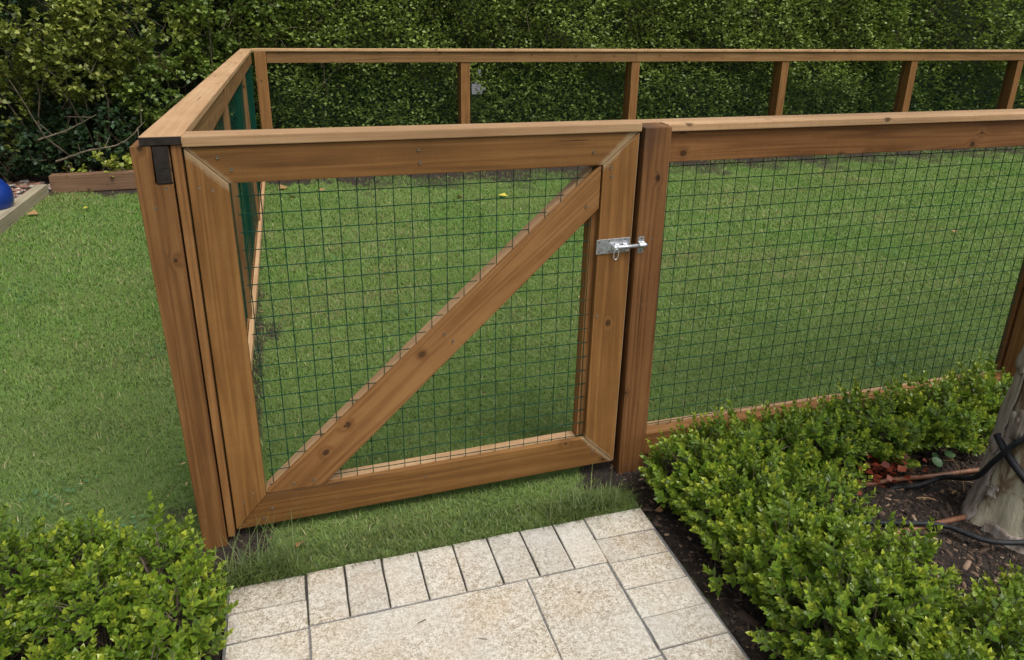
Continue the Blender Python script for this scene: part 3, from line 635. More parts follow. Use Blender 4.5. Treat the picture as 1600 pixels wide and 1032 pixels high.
# ---------------------------------------------------------------- hedge
def fb(P, s, seed=0.0):
    P = np.asarray(P)*s + seed
    x, y, z = P[..., 0], P[..., 1], P[..., 2]
    return (np.sin(x*1.0+1.7*np.sin(z*0.9+0.5))*np.cos(z*1.3+0.7*np.sin(x*1.1)) + 0.5*np.sin(x*2.3+y+z*1.9+1.2*np.sin(z*2.1)) + 0.3*np.sin(x*4.9-z*4.3+2*np.sin(x*3.1)) )/1.8
HT = 1.45
def hedge(name, label, x0, x1, y0, n, size, mat, density_bump=0.08, seed=0, lumps=2.4, twig_n=60, wild=0.0, hole=None, group=None):
    root = thing(name, ((x0+x1)/2, y0+0.5, GZ), label, 'hedge', group)
    x = rng.uniform(x0, x1, n); z = GZ + rng.uniform(0.0, 1, n)**0.95*(HT-GZ)
    dep = rng.exponential(0.055, n); P = np.stack([x, np.zeros(n), z], 1)
    surf = y0 + density_bump*fb(P, lumps, seed) + 0.35*density_bump*fb(P, lumps*3.7, seed+5)
    ylump = surf + dep + wild*np.clip(fb(P, 1.3, seed+9), -1, 1)*0.12
    # thin places: leaves drop where the fine field is low
    keep = (fb(P, 6.5, seed+3) + 0.6*fb(P, 15, seed+7) > -1.05 + rng.uniform(-.3, .3, n))
    if hole is not None:
        for hx, hz, hr in hole:
            dd = np.sqrt((x-hx)**2 + ((z-hz)*1.0)**2) + 0.03*np.sin(x*60)+0.03*np.sin(z*70+x*30); keep &= ~((dd < hr) & (rng.random(n) > 0.16))
    # rounded top
    top = np.clip((z-(HT-0.25))/0.25, 0, 1); ylump = ylump + 0.25*top**2
    P = np.stack([x, ylump, z], 1)[keep]; m = len(P)
    D = unit(np.stack([rng.normal(0, .75, m), -0.75+rng.normal(0, .45, m), 0.35+rng.normal(0, .55, m)], 1))
    B = basis(D, rng.uniform(-1.0, 1.0, m)); sc = size*rng.uniform(0.6, 1.3, m)
    V, F = stamp(LEAF, LEAF_F, P, B, sc)
    tag(from_np('foliage', V, F, mat, root), kind='stuff')
    # top leaves
    n2 = int((x1-x0)*0.8*900); P = np.stack([rng.uniform(x0, x1, n2), y0+0.15+rng.uniform(0, .75, n2), HT+rng.normal(0, .03, n2)], 1)
    D = unit(np.stack([rng.normal(0, .8, n2), rng.normal(0, .8, n2), 0.6+rng.normal(0, .4, n2)], 1))
    V, F = stamp(FLAT, FLAT_F, P, basis(D, rng.uniform(-1, 1, n2)), size*1.3*rng.uniform(.7, 1.3, n2)); tag(from_np('top_growth', V, F, mat, root), kind='stuff')
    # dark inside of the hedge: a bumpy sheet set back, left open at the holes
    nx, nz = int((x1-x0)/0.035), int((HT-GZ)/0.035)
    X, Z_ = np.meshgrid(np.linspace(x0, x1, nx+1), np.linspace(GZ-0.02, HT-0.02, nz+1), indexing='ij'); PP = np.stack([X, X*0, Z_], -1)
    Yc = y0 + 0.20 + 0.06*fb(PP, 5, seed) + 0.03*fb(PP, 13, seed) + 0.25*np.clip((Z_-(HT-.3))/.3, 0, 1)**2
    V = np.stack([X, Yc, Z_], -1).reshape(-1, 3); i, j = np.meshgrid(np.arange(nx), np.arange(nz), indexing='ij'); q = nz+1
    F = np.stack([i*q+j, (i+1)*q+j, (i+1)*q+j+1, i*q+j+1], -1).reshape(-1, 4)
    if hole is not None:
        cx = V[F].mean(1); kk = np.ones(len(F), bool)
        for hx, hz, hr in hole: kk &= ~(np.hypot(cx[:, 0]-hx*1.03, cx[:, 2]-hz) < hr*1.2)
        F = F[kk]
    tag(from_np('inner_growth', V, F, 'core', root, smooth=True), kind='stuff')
    parts = []
    for _ in range(twig_n):
        bx = rng.uniform(x0, x1); bzz = rng.uniform(GZ, HT-.3); a = rng.normal(0, .5); L = rng.uniform(.25, .7)
        t = np.linspace(0, 1, 5)[:, None]; p0 = np.array([bx, y0+0.10, bzz]); d = unit(np.array([a, -0.12-.1*rng.random(), 1.0+rng.normal(0, .3)]))
        parts.append(tube_np(p0 + t*d*L + rng.normal(0, .012, (5, 3)), np.linspace(.007, .002, 5), 4))
    if parts:
        V, F = merge(parts); tag(from_np('twigs', V, F, 'twig', root, smooth=True), kind='stuff')
    return root
HY = 5.30
hedge('clipped_hedge', 'tall clipped privet hedge with small dense leaves behind the back fence', -0.35, 7.15, HY, 84000, 0.042, 'hedge', 0.13, 0, 3.1, 90, hole=[(2.00, -0.37, 0.055), (2.03, -0.22, 0.02)])
hedge('loose_hedge', 'taller looser hedge with yellow-green shoots at the right end behind the back fence', 6.9, 12.0, HY-0.03, 26000, 0.052, 'shrub_g', 0.14, 4, 1.7, 60, wild=1.0)
wl = prism('house_wall', [(-3, -1.2), (14, -1.2), (14, 1.25), (-3, 1.25)], (0, 0, 0), (1, 0, 0), (0, 0, 1), 7.6, 7.8, 'render', None, 0.0)
tag(wl, 'pale rendered wall glimpsed through small gaps in the clipped hedge', 'wall')

# ---------------------------------------------------------------- wild shrubs on the left
def wildshrub(name, label, blobs, nclump, leaf, mat, seed, branch_n=26, per=14, cat='shrub'):
    root = thing(name, (blobs[0][0], blobs[0][1], GZ), label, cat, None)
    Ps, Ds, Ss = [], [], []; br = []
    tot = sum(b[3]*b[5] for b in blobs)
    for (cx, cy, cz, rx, ry, rz) in blobs:
        nc = int(nclump*rx*rz/sum(b[3]*b[5] for b in blobs))
        d = unit(rng.normal(0, 1, (nc, 3))); d[:, 1] = -np.abs(d[:, 1])*1.0 + 0.25*rng.random(nc)
        d = unit(d); rad = rng.uniform(0.62, 1.08, nc)**0.6
        c = np.array([cx, cy, cz]) + d*rad[:, None]*np.array([rx, ry, rz])
        c = c[c[:, 2] > GZ+0.03]; d = d[:len(c)]
        # shoot direction: outward and up
        for q in range(len(c)):
            k = rng.integers(per//2, per+4); ax = unit(np.array([rng.normal(0, .5), -0.45+rng.normal(0, .3), 0.55+rng.normal(0, .35)]))
            L = rng.uniform(.06, .16); t = rng.uniform(0, 1, k)
            Ps.append(c[q] + ax*(t[:, None]*L) + rng.normal(0, .012, (k, 3)))
            Ds.append(unit(ax*0.6 + rng.normal(0, .55, (k, 3)))); Ss.append(leaf*rng.uniform(.6, 1.25, k)*(1.0-0.2*t))
            if rng.random() < 0.25: br.append(tube_np(c[q] + np.linspace(-0.12, L/ .9, 4)[:, None]*ax + rng.normal(0, .006, (4, 3)), np.linspace(.004, .0015, 4), 3))
    P, D, S = np.concatenate(Ps), np.concatenate(Ds), np.concatenate(Ss); m = len(P)
    V, F = stamp(LEAFR, LEAF_F, P, basis(D, rng.uniform(-.9, .9, m)), S)
    tag(from_np('foliage', V, F, mat, root), kind='stuff')
    for _ in range(branch_n):
        b = blobs[rng.integers(len(blobs))]; p0 = np.array([b[0]+rng.normal(0, .2*b[3]), b[1]+0.1, GZ-0.02]); 
        p1 = np.array([b[0]+rng.normal(0, .5*b[3]), b[1]-b[4]*rng.uniform(.3, .95), b[2]+rng.normal(0, .5*b[5])])
        t = np.linspace(0, 1, 8)[:, None]; br.append(tube_np(p0+(p1-p0)*t + np.sin(t*3.1)*rng.normal(0, .08, 3) + rng.normal(0, .01, (8, 3)), np.linspace(.012, .003, 8), 5))
    V, F = merge(br); tag(from_np('branches', V, F, 'twig', root, smooth=True), kind='stuff')
    return root
hedge('dense_backdrop_hedge', 'dark tangled hedge standing behind the wild shrubs at the left', -6.5, -0.35, 5.75, 22000, 0.055, 'ivy', 0.12, 8, 1.8, 30, wild=0.6)
wildshrub('wild_shrub', 'untrimmed yellow-green shrub at the far left edge above the blue ball', [(-3.2, 5.3, -0.6, .7, .5, .55), (-3.6, 5.5, 0.1, .8, .5, .6), (-2.75, 5.25, -0.15, .5, .35, .4)], 900, 0.058, 'shrub_yg', 1, 10)
wildshrub('wild_shrub', 'arching shrub with yellowish tips and bare grey stems, left of the fence corner', [(-2.0, 5.5, 0.25, .75, .45, .5), (-1.55, 5.4, -0.10, .45, .35, .35), (-1.0, 5.45, 0.15, .6, .4, .45), (-2.3, 5.45, -.5, .35, .3, .35)], 950, 0.052, 'shrub_yg', 2, 14)
wildshrub('wild_shrub', 'fresh green bushy shrub rising behind the left corner of the fence', [(-0.75, 5.35, -0.30, .5, .35, .45), (-0.2, 5.4, 0.35, .55, .35, .45), (-0.55, 5.5, .9, .8, .4, .4)], 900, 0.048, 'shrub_g', 3, 9)
wildshrub('ivy_clump', 'dark glossy ivy clump low behind the timber sleeper', [(-1.35, 5.5, -0.72, .55, .35, .32), (-2.1, 5.5, -0.85, .45, .3, .25), (-0.7, 5.5, -0.8, .4, .3, .3)], 500, 0.055, 'ivy', 4, 8, cat='ivy')
wildshrub('lime_plant', 'small lime-yellow leafy plant beside the left fence post behind the sleeper', [(-1.32, 5.12, -0.98, .12, .1, .12)], 22, 0.055, 'lime', 5, 4, 9, cat='plant')
wildshrub('lime_plant', 'tiny lime-yellow seedling peeping over the middle of the sleeper', [(-1.66, 5.12, -1.02, .08, .06, .06)], 9, 0.05, 'lime', 6, 3, 8, cat='plant')
# long bare branches that show against the dark
def bough(label, pts, r0, r1):
    P = smooth_path(pts, 6); V, F = tube_np(P + rng.normal(0, .002, P.shape), np.linspace(r0, r1, len(P)), 6)
    parts = [(V, F)]
    for q in range(6):
        i = rng.integers(len(P)//4, len(P)-1); d = unit(rng.normal(0, 1, 3)+np.array([0, -.5, .5])); parts.append(tube_np(P[i]+np.linspace(0, rng.uniform(.08, .25), 5)[:, None]*d, np.linspace(r1*1.2, .0015, 5), 4))
    V, F = merge(parts); o = from_np('bare_branch', V, F, 'twig', None, smooth=True); tag(o, label, 'branch', 'bare branches in the wild shrubs')
bough('upright grey twig with a pale leaf tuft near the top left corner', [(-2.04, 4.93, -0.36), (-2.10, 4.92, -0.15), (-2.2, 4.9, 0.02)], .008, .004)
bough('long pale branch lying low across the dark shrubs just above the sleeper', [(-1.75, 4.98, -0.86), (-1.50, 4.95, -0.78), (-1.22, 4.96, -0.72), (-1.02, 5.0, -0.55)], .010, .004)
bough('thin branch reaching up right in the dark gap above the sleeper', [(-1.85, 5.0, -0.68), (-1.62, 4.98, -0.60), (-1.38, 4.97, -0.48)], .009, .003)

# ---------------------------------------------------------------- grass
def blades(name, x0, x1, y0, y1, n, h, wd, label, lean=0.55, mask=True, z0=None, mat='grass'):
    x = rng.uniform(x0, x1, n); y = rng.uniform(y0, y1, n); k = np.ones(n, bool)
    if mask:
        s_ = soil_mask(x, y); k &= rng.random(n) > s_*1.15
    k &= ~((x > -0.135) & (x < 1.134) & (y < -0.236)); k &= ~((x < -0.11) & (x > -0.24) & (y > -0.05) & (y < 0.06)); k &= ~((x > 1.12) & (x < 1.24) & (y > -0.05) & (y < 0.07))
    k &= ~((x < -1.82) & (x > -1.96)) & ~((y > 4.90) & (x < -0.1))
    x, y = x[k], y[k]; m = len(x)
    a = rng.uniform(0, 2*math.pi, m); hh = h*rng.uniform(.45, 1.25, m)
    dirn = np.stack([np.cos(a), np.sin(a)], 1); ln = rng.uniform(.1, lean, m)*hh*1.3
    z = GZ + lawn_h(x, y)*np.clip((y+0.1)*2, 0, 1) - 0.004
    side = np.stack([-dirn[:, 1], dirn[:, 0]], 1)*wd[0]*rng.uniform(.7, 1.3, m)[:, None] if isinstance(wd, tuple) else np.stack([-dirn[:, 1], dirn[:, 0]], 1)*wd*rng.uniform(.7, 1.3, m)[:, None]
    B0 = np.stack([x-side[:, 0], y-side[:, 1], z], 1); B1 = np.stack([x+side[:, 0], y+side[:, 1], z], 1)
    md = np.stack([x+dirn[:, 0]*ln*.4, y+dirn[:, 1]*ln*.4, z+hh*.62], 1); sd_ = np.concatenate([side*.7, np.zeros((m, 1))], 1)
    M0, M1 = md-sd_, md+sd_
    T = np.stack([x+dirn[:, 0]*ln*1.25, y+dirn[:, 1]*ln*1.25, z+hh], 1)
    V = np.stack([B0, B1, M0, M1, T], 1).reshape(-1, 3); b = (np.arange(m)*5)[:, None]
    F = np.concatenate([b+np.array([[0, 1, 3]]), b+np.array([[0, 3, 2]]), b+np.array([[2, 3, 4]])])
    o = from_np(name, V, F, mat); return tag(o, label, 'grass', kind='stuff')
blades('lawn_grass', -1.9, 5.2, -0.30, 1.0, 128000, 0.017, 0.0013, 'short patchy lawn grass around the gate', 1.1)
blades('lawn_grass', -2.0, 7.0, 1.0, 2.4, 130000, 0.018, 0.0018, 'short lawn grass in the middle of the enclosure', 1.0)
blades('lawn_grass', -3.0, 9.0, 2.4, 4.95, 150000, 0.020, 0.0026, 'fresh green lawn grass at the far end', 0.8)
blades('lawn_grass', -1.7, -0.6, -1.2, -0.30, 9000, 0.018, 0.0014, 'short lawn grass left of the box bushes', 0.8)
blades('grass_strip', -0.20, 1.13, -0.236, -0.10, 4200, 0.017, 0.0011, 'darker uncut grass strip between gate and paving', 1.5, mat='olive')
def tuft(cx, cy, rx, ry, n, h): return blades('grass_tuft', cx-rx, cx+rx, cy-ry, cy+ry, n, h, 0.0014, 'x', 1.6, mask=False, mat='olive')
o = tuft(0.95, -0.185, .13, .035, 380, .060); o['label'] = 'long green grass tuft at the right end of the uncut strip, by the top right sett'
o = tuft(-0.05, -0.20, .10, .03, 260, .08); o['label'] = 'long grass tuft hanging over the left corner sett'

# ---------------------------------------------------------------- box bushes
def sprig_template(nl, L, leaf):
    """opposite pairs on a short shoot; returns verts, faces, age"""
    Vs, Fs, Ag, o = [], [], [], 0
    for i in range(nl):
        t = i/(nl-1); z = L*(0.12+0.88*t); ang = i*math.pi/2 + 0.3*i
        spread = math.radians(62 - 38*t); sz = leaf*(1.0 - 0.42*t) if i > 0 else leaf*0.8
        for sgn in (0, math.pi):
            a = ang+sgn; d = np.array([math.cos(a)*math.sin(spread), math.cos(spread), math.sin(a)*math.sin(spread)])
            sd_ = np.array([-math.sin(a), 0, math.cos(a)]); nn = np.cross(sd_, d)
            T = LEAF*np.array([1.2, 1, 1])
            V = T[:, :1]*sd_*sz + T[:, 1:2]*d*sz + T[:, 2:3]*nn*sz + np.array([0, z, 0])
            Vs.append(V); Fs.append(LEAF_F+o); o += len(V); Ag.append(np.full(len(V), max(0, (t-0.35)/0.65)**1.3))
    return np.concatenate(Vs), np.concatenate(Fs), np.concatenate(Ag)
SPR = [sprig_template(k, L, lf) for k, L, lf in ((6, .055, .029), (7, .070, .028), (5, .046, .031), (8, .086, .026))]
STEM = tube_np([(0, -.05, 0), (0, .03, 0), (0, .06, 0)], [.0014, .001, .0006], 3)
def box_bush(label, cx, cy, rx, ry, h, n, base=GZ, group='box bushes', tone=1.0, mat='box', age=1.0):
    root = thing('box_bush', (cx, cy, base), label, 'bush', group)
    Vs, Fs, Ag, o = [], [], [], 0; st_ = []
    nb = np.array([rng.uniform(0, 6.28) for _ in range(4)])
    for ti, (T, TF, TA) in enumerate(SPR):
        k = n//4
        u = rng.uniform(0, 2*math.pi, k); cz = rng.uniform(-0.05, 1, k)**0.9; cz = np.nan_to_num(cz, nan=0.02); sr = np.sqrt(np.clip(1-cz**2.6, 0, 1))
        lump = 1 + 0.13*np.sin(u*3+nb[0]+cz*3) + 0.09*np.sin(u*7+nb[1]-cz*7) + 0.07*np.sin(u*13+nb[2]+cz*17)
        depth = 1 - np.abs(rng.normal(0, .16, k)); 
        d0 = np.stack([np.cos(u)*sr, np.sin(u)*sr, cz], 1)
        P = np.array([cx, cy, base+0.035]) + d0*np.array([rx, ry, h-0.10])*(lump*depth)[:, None]
        P[:, 2] += 0.02*np.sin(u*5+cz*9+nb[3])
        P[:, 2] += np.where(rng.random(k) < .18, rng.uniform(.0, .05, k), 0)
        D = unit(d0*np.array([.8, .8, .25]) + np.array([0, 0, .75]) + rng.normal(0, .22, (k, 3)))
        sc = rng.uniform(.75, 1.25, k)
        V, F = stamp(T, TF, P, basis(D, rng.uniform(0, 6.28, k)), sc)
        Vs.append(V); Fs.append(F+o); o += len(V); lum = rng.uniform(0.0, 1.0, k)*age*np.clip(1.4*depth-.3, 0, 1)
        Ag.append((TA[None]*lum[:, None]).ravel())
        SV, SF = stamp(STEM[0], STEM[1], P, basis(D, np.zeros(k)), sc); st_.append((SV, SF))
    V = np.concatenate(Vs); F = np.concatenate(Fs)
    tag(from_np('foliage', V, F, mat, root, attr={'age': np.concatenate(Ag)}), kind='stuff')
    V, F = merge(st_)
    br = []
    for _ in range(12):
        a = rng.uniform(0, 6.28); e = np.array([cx+math.cos(a)*rx*.7, cy+math.sin(a)*ry*.7, base+h*rng.uniform(.4, .75)]); s0 = np.array([cx+math.cos(a)*.02, cy+math.sin(a)*.02, base-.01])
        t = np.linspace(0, 1, 6)[:, None]; br.append(tube_np(s0+(e-s0)*t+np.array([0, 0, .03])*np.sin(t*3.14), np.linspace(.005, .002, 6), 5))
    V2, F2 = merge([(V, F)] + br); tag(from_np('stems', V2, F2, 'twig', root, smooth=True), kind='stuff')
    return root
# right: row along the path edge (near to far), row along the fence, near right corner
RB = [
 ('box bush at the foot of the gate post, first beside the path', 1.345, -0.22, .15, .14, .24, 250),
 ('second box bush beside the path counting from the gate post', 1.372, -0.42, .17, .16, .25, 270),
 ('third box bush beside the path counting from the gate post', 1.370, -0.66, .18, .17, .25, 290),
 ('fourth box bush beside the path, in the bright bottom part of the row', 1.362, -0.90, .18, .17, .25, 300),
 ('nearest box bush beside the path at the bottom edge of the photo', 1.350, -1.15, .19, .18, .25, 300),
 ('box bush filling the inside of the row left of the bare soil', 1.53, -0.52, .15, .16, .24, 240),
 ('box bush on the inner side of the path row, nearest the bare soil', 1.53, -0.82, .16, .17, .24, 260),
 ('box bush second from the gate post in the row against the fence', 1.56, -0.20, .17, .13, .22, 260),
 ('box bush in the middle of the row against the fence', 1.83, -0.17, .17, .13, .22, 260),
 ('box bush with reddish leaves at its foot against the fence', 2.10, -0.165, .17, .13, .225, 260),
 ('box bush just left of the peeling tree against the fence', 2.37, -0.17, .17, .13, .225, 260),
 ('box bush behind the peeling tree at the right edge of the fence row', 2.64, -0.16, .17, .13, .25, 260),
 ('yellow-green box bush in the bottom right corner below the bare soil', 1.64, -1.10, .17, .16, .20, 260),
 ('box bush cut off by the bottom right corner of the photo', 1.90, -1.06, .16, .13, .14, 200),
]
for a in RB: box_bush(*a[:6], int(a[6]*1.0), group=None)
LB = [
 ('box bush nearest the foot of the left gate post', -0.285, -0.275, .075, .09, .25, 150),
 ('box bush left of the paving, just in front of the left gate post', -0.235, -0.46, .08, .10, .25, 190),
 ('box bush beside the left border setts at the bottom edge', -0.265, -0.68, .10, .12, .25, 220),
 ('box bush at the back of the left clump, seen against the lawn', -0.50, -0.17, .085, .085, .24, 190),
 ('box bush in the middle of the left clump', -0.43, -0.37, .095, .10, .25, 210),
 ('box bush at the left edge of the photo, back of the clump', -0.68, -0.17, .10, .11, .23, 190),
 ('box bush at the left edge of the photo above the dark soil gap', -0.70, -0.36, .08, .07, .21, 190),
 ('box bush at the bottom edge left of centre in the left clump', -0.44, -0.62, .08, .09, .22, 170),
]
for a in LB: box_bush(*a[:6], int(a[6]*0.72), group=None)

# ---------------------------------------------------------------- mulch, pebbles
CH = np.array([[-.5, -.18, 0], [.5, -.22, 0], [.46, .2, 0], [-.44, .17, 0], [-.4, -.12, .16], [.42, -.13, .12], [.36, .12, .15], [-.36, .1, .17]]); CH_F = np.array([[4, 5, 6, 7], [0, 1, 5, 4], [1, 2, 6, 5], [2, 3, 7, 6], [3, 0, 4, 7]])
def chips(name, label, x0, x1, y0, y1, n, s, mat, cat, cond=None, flat=0.5):
    x = rng.uniform(x0, x1, n); y = rng.uniform(y0, y1, n); k = (rng.random(n) < soil_mask(x, y)**2) if cond is None else cond(x, y)
    k &= ~((x > -0.14) & (x < 1.14) & (y < -0.22))
    x, y = x[k], y[k]; m = len(x); a = rng.uniform(0, 6.28, m)
    D = unit(np.stack([np.cos(a), np.sin(a), rng.normal(0, flat*.5, m)], 1))
    B = basis(D, rng.normal(0, flat*.6, m)); B = B[:, [1, 0, 2]]; B[:, 2] = np.cross(B[:, 0], B[:, 1]); B[:, 2] *= np.sign(B[:, 2, 2:3])
    V, F = stamp(CH*np.array([1, .9, 1.2]), CH_F, np.stack([x, y, GZ-0.003+lawn_h(x, y)*np.clip((y+.1)*2, 0, 1)], 1), B, s*np.exp(rng.normal(-.25, .55, m)))
    return tag(from_np(name, V, F, mat), label, cat, kind='stuff')
chips('bark_mulch', 'dark bark chips and soil under the right box bushes and round the peeling tree', 1.12, 3.2, -1.5, 0.08, 30000, 0.013, 'bark_chip', 'mulch')
chips('bark_mulch', 'dark bark chips and soil under the left box bushes and at the gate post', -0.95, 0.05, -1.5, 0.12, 9000, 0.011, 'bark_chip', 'mulch')
chips('soil_crumbs', 'bare soil crumbs at the foot of the side fence', -0.15, 0.15, 0.7, 3.3, 3500, 0.010, 'bark_chip', 'soil')
chips('pebbles', 'reddish pebbles below the wild shrubs at the left edge', -3.2, -1.97, 3.2, 5.4, 2600, 0.045, 'pebble', 'pebbles', cond=lambda x, y: rng.random(len(x)) < 0.9, flat=0.3)
chips('leaf_litter', 'brown leaf litter behind the timber sleeper', -1.9, -0.3, 5.03, 5.5, 1500, 0.035, 'pebble', 'leaf litter', cond=lambda x, y: x == x)

# ---------------------------------------------------------------- tree with peeling bark
tr_ = thing('peeling_tree', (2.20, -0.60, GZ), 'tree trunk with peeling grey and cream bark at the right edge, wrapped by black hose', 'tree')
def tc_(z):  # centre and radius of the trunk at height z
    t = (z-GZ); return 2.272+0.050*t+0.004*math.sin(t*5), -0.62+0.01*t, 0.114+0.020*math.exp(-t*8)-0.006*t
zs = np.concatenate([[GZ-.06], np.linspace(GZ, 1.9, 90)]); k = 48; th = np.arange(k)*2*math.pi/k
V = []
for z in zs:
    cx, cy, r_ = tc_(z); flare = 1+0.10*math.exp(-(max(z-GZ, 0))*9)*np.sin(th*5+0.6) + 0.035*np.sin(th*3+z*4) + 0.02*np.sin(th*9+z*11)
    V.append(np.stack([cx+np.cos(th)*r_*flare, cy+np.sin(th)*r_*flare, np.full(k, z)], 1))
V = np.concatenate(V); i, j = np.meshgrid(np.arange(len(zs)-1), np.arange(k), indexing='ij'); j2 = (j+1) % k
F = np.stack([i*k+j, i*k+j2, (i+1)*k+j2, (i+1)*k+j], -1).reshape(-1, 4)
from_np('trunk', V, F, 'trunk', tr_, smooth=True, origin=(2.2, -.6, GZ))
def bark(a0, a1, z0, z1, lift, curl=0.012, thick=0.004):
    nz = max(4, int((z1-z0)/0.02)); na = max(4, int((a1-a0)/7)); bm = bmesh.new(); G = []
    for q in range(nz+1):
        z = z0+(z1-z0)*q/nz; row = []; cx, cy, r_ = tc_(z); e0, e1 = random.uniform(-3, 3), random.uniform(-3, 3)
        for p in range(na+1):
            s_ = p/na; a = math.radians(a0+e0+(a1+e1-a0-e0)*s_)
            fl = 1+0.10*math.exp(-(max(z-GZ, 0))*9)*math.sin(a*5+0.6) + 0.035*math.sin(a*3+z*4) + 0.02*math.sin(a*9+z*11)
            rr = r_*fl + lift + curl*(abs(s_-.5)*2)**4*(.5+.3*math.sin(q*.45+a0)) + curl*1.2*max(0, 1-q/2.0)*.5 + random.uniform(-.0008, .0008)
            row.append(bm.verts.new((cx+math.cos(a)*rr, cy+math.sin(a)*rr, z + (random.uniform(-.006, .006) if q in (0, nz) else 0))))
        G.append(row)
    for q in range(nz):
        for p in range(na): bm.faces.new((G[q][p], G[q][p+1], G[q+1][p+1], G[q+1][p]))
    bmesh.ops.recalc_face_normals(bm, faces=bm.faces); bmesh.ops.solidify(bm, geom=list(bm.faces), thickness=thick); bmesh.ops.recalc_face_normals(bm, faces=bm.faces)
    return from_bm('bark_strip', bm, 'bark', tr_, smooth=True)
for a in [(108, 166, GZ+.0, GZ+.25, .006), (112, 160, GZ+.235, GZ+.54, .004), (108, 164, GZ+.52, GZ+1.1, .004), (160, 178, GZ+.24, GZ+.40, .007), (174, 192, GZ+.33, GZ+.43, .006), (168, 182, GZ+.11, GZ+.15, .010),
          (196, 214, GZ+.33, GZ+.58, .006), (226, 262, GZ+.02, GZ+.20, .004), (246, 300, GZ+.20, GZ+.75, .004), (60, 104, GZ+.0, GZ+1.2, .004), (310, 395, GZ, GZ+.9, .004), (180, 236, GZ-.02, GZ+.035, .003),
          (190, 250, GZ+1.15, GZ+1.9, .004), (280, 340, GZ+1.2, GZ+2.2, .004)]: bark(*a)
for q, (dx, dy) in enumerate(((.9, .2), (-.3, .8), (.4, -.5), (-.7, -.2))):
    p0 = np.array([2.36, -.54, 1.45+.12*q]); t = np.linspace(0, 1, 14)[:, None]
    P = p0 + t*np.array([dx, dy, 1.5]) + np.sin(t*6)*.04; V, F = tube_np(P, np.linspace(.055, .012, 14), 8); from_np('limb', V, F, 'trunk', tr_, smooth=True)
m = 700; c = np.array([2.9, -.2, 3.1]) + rng.normal(0, 1, (m, 3))*np.array([.55, .55, .4]); D = unit(rng.normal(0, 1, (m, 3)))
V, F = stamp(LEAF, LEAF_F, c, basis(D, rng.uniform(-1, 1, m)), .06*rng.uniform(.7, 1.3, m)); tag(from_np('crown', V, F, 'shrub_g', tr_), kind='stuff')

def hose(name, label, pts, r, mat, cat, group=None, n_=14):
    V, F = tube_np(smooth_path(pts, n_), r, 12); o = from_np(name, V, F, mat, None, smooth=True)
    return tag(o, label, cat, group)
def around(z, a, off=0.012):
    cx, cy, r_ = tc_(z); fl = 1+0.10*math.exp(-(max(z-GZ, 0))*9)*math.sin(math.radians(a)*5+0.6); rr = r_*fl+off; return (cx+math.cos(math.radians(a))*rr, cy+math.sin(math.radians(a))*rr, z)
hose('garden_hose', 'black hose lying low across the soil in front of the peeling tree', [(1.80, -.50, GZ+.005), (1.90, -.55, GZ+.022), (2.0, -.60, GZ+.028), (2.07, -.70, GZ+.034), around(GZ+.045, 245, .02), around(GZ+.06, 285, .018), around(GZ+.08, 330, .02), (2.5, -.5, GZ+.04)], .0085, 'hose', 'hose')
hose('garden_hose', 'black hose rising from the soil and looping over the left side of the peeling trunk', [(2.02, -.36, GZ-.005), (2.10, -.40, GZ+.02), (2.16, -.43, GZ+.06), around(GZ+.14, 150, .03), around(GZ+.24, 172, .035), around(GZ+.335, 190, .03), around(GZ+.375, 210, .022), around(GZ+.36, 235, .014), around(GZ+.325, 262, .013), around(GZ+.29, 300, .014), around(GZ+.27, 350, .014), around(GZ+.25, 30, .014)], .0085, 'hose', 'hose')
hose('garden_hose', 'thick black hose band strapped round the peeling trunk at its middle', [around(GZ+.30, 150, .012), around(GZ+.275, 175, .013), around(GZ+.235, 200, .012), around(GZ+.195, 225, .012), around(GZ+.175, 250, .012), around(GZ+.170, 280, .012), around(GZ+.18, 310, .012), around(GZ+.2, 350, .012)], .0115, 'hose', 'hose')
hose('drip_tube', 'brown drip tube on the soil at the foot of the fence-row bushes', [(1.90, -.33, GZ+.006), (2.05, -.345, GZ+.014), (2.2, -.362, GZ+.012), (2.38, -.375, GZ+.010), (2.6, -.40, GZ+.006)], .0085, 'tube', 'drip tube')
hose('drip_tube', 'short brown drip tube disappearing under the black hose beside the trunk', [(1.80, -.555, GZ+.004), (1.93, -.565, GZ+.006), (2.05, -.565, GZ+.008), (2.2, -.567, GZ+.010)], .0085, 'tube', 'drip tube')
# bits in the bed
def leafobj(name, label, cat, group, x, y, s, mat, rot=None, z=None, parent=None, up=.25, T=LEAFR):
    a = rng.uniform(0, 6.28) if rot is None else rot; D = unit(np.array([[math.cos(a), math.sin(a), rng.uniform(-.05, up)]]))
    V, F = stamp(T*np.array([1.2, 1, 1.6]), LEAF_F, np.array([[x, y, (GZ+.016) if z is None else z]]), basis(D, rng.normal(0, .3, 1)), np.array([s]))
    o = from_np(name, V, F, mat, parent, origin=(x, y, (GZ+.016) if z is None else z))
    if parent is None: tag(o, label, cat, group)
    return o
wd_ = thing('round_leaved_weed', (2.245, -.335, GZ), 'small weed with two round green leaves growing beside the drip tube', 'weed')
def disc(x, y, z, r, tilt, parent):
    bm = bmesh.new(); c_ = bm.verts.new((0, 0, -.15*r)); R_ = [bm.verts.new((r*math.cos(t)*random.uniform(.9, 1.05), r*math.sin(t)*random.uniform(.9, 1.05), random.uniform(-.05, .1)*r)) for t in np.linspace(0, 6.283, 13)[:-1]]
    for q in range(12): bm.faces.new((c_, R_[q], R_[(q+1) % 12]))
    return from_bm('leaf', bm, 'weed', parent, Matrix.Translation((x, y, z)) @ Matrix.Rotation(tilt, 4, 'X'))
disc(2.225, -.345, GZ+.055, .020, .5, wd_); disc(2.30, -.325, GZ+.06, .019, .3, wd_); disc(2.265, -.30, GZ+.045, .013, .4, wd_)
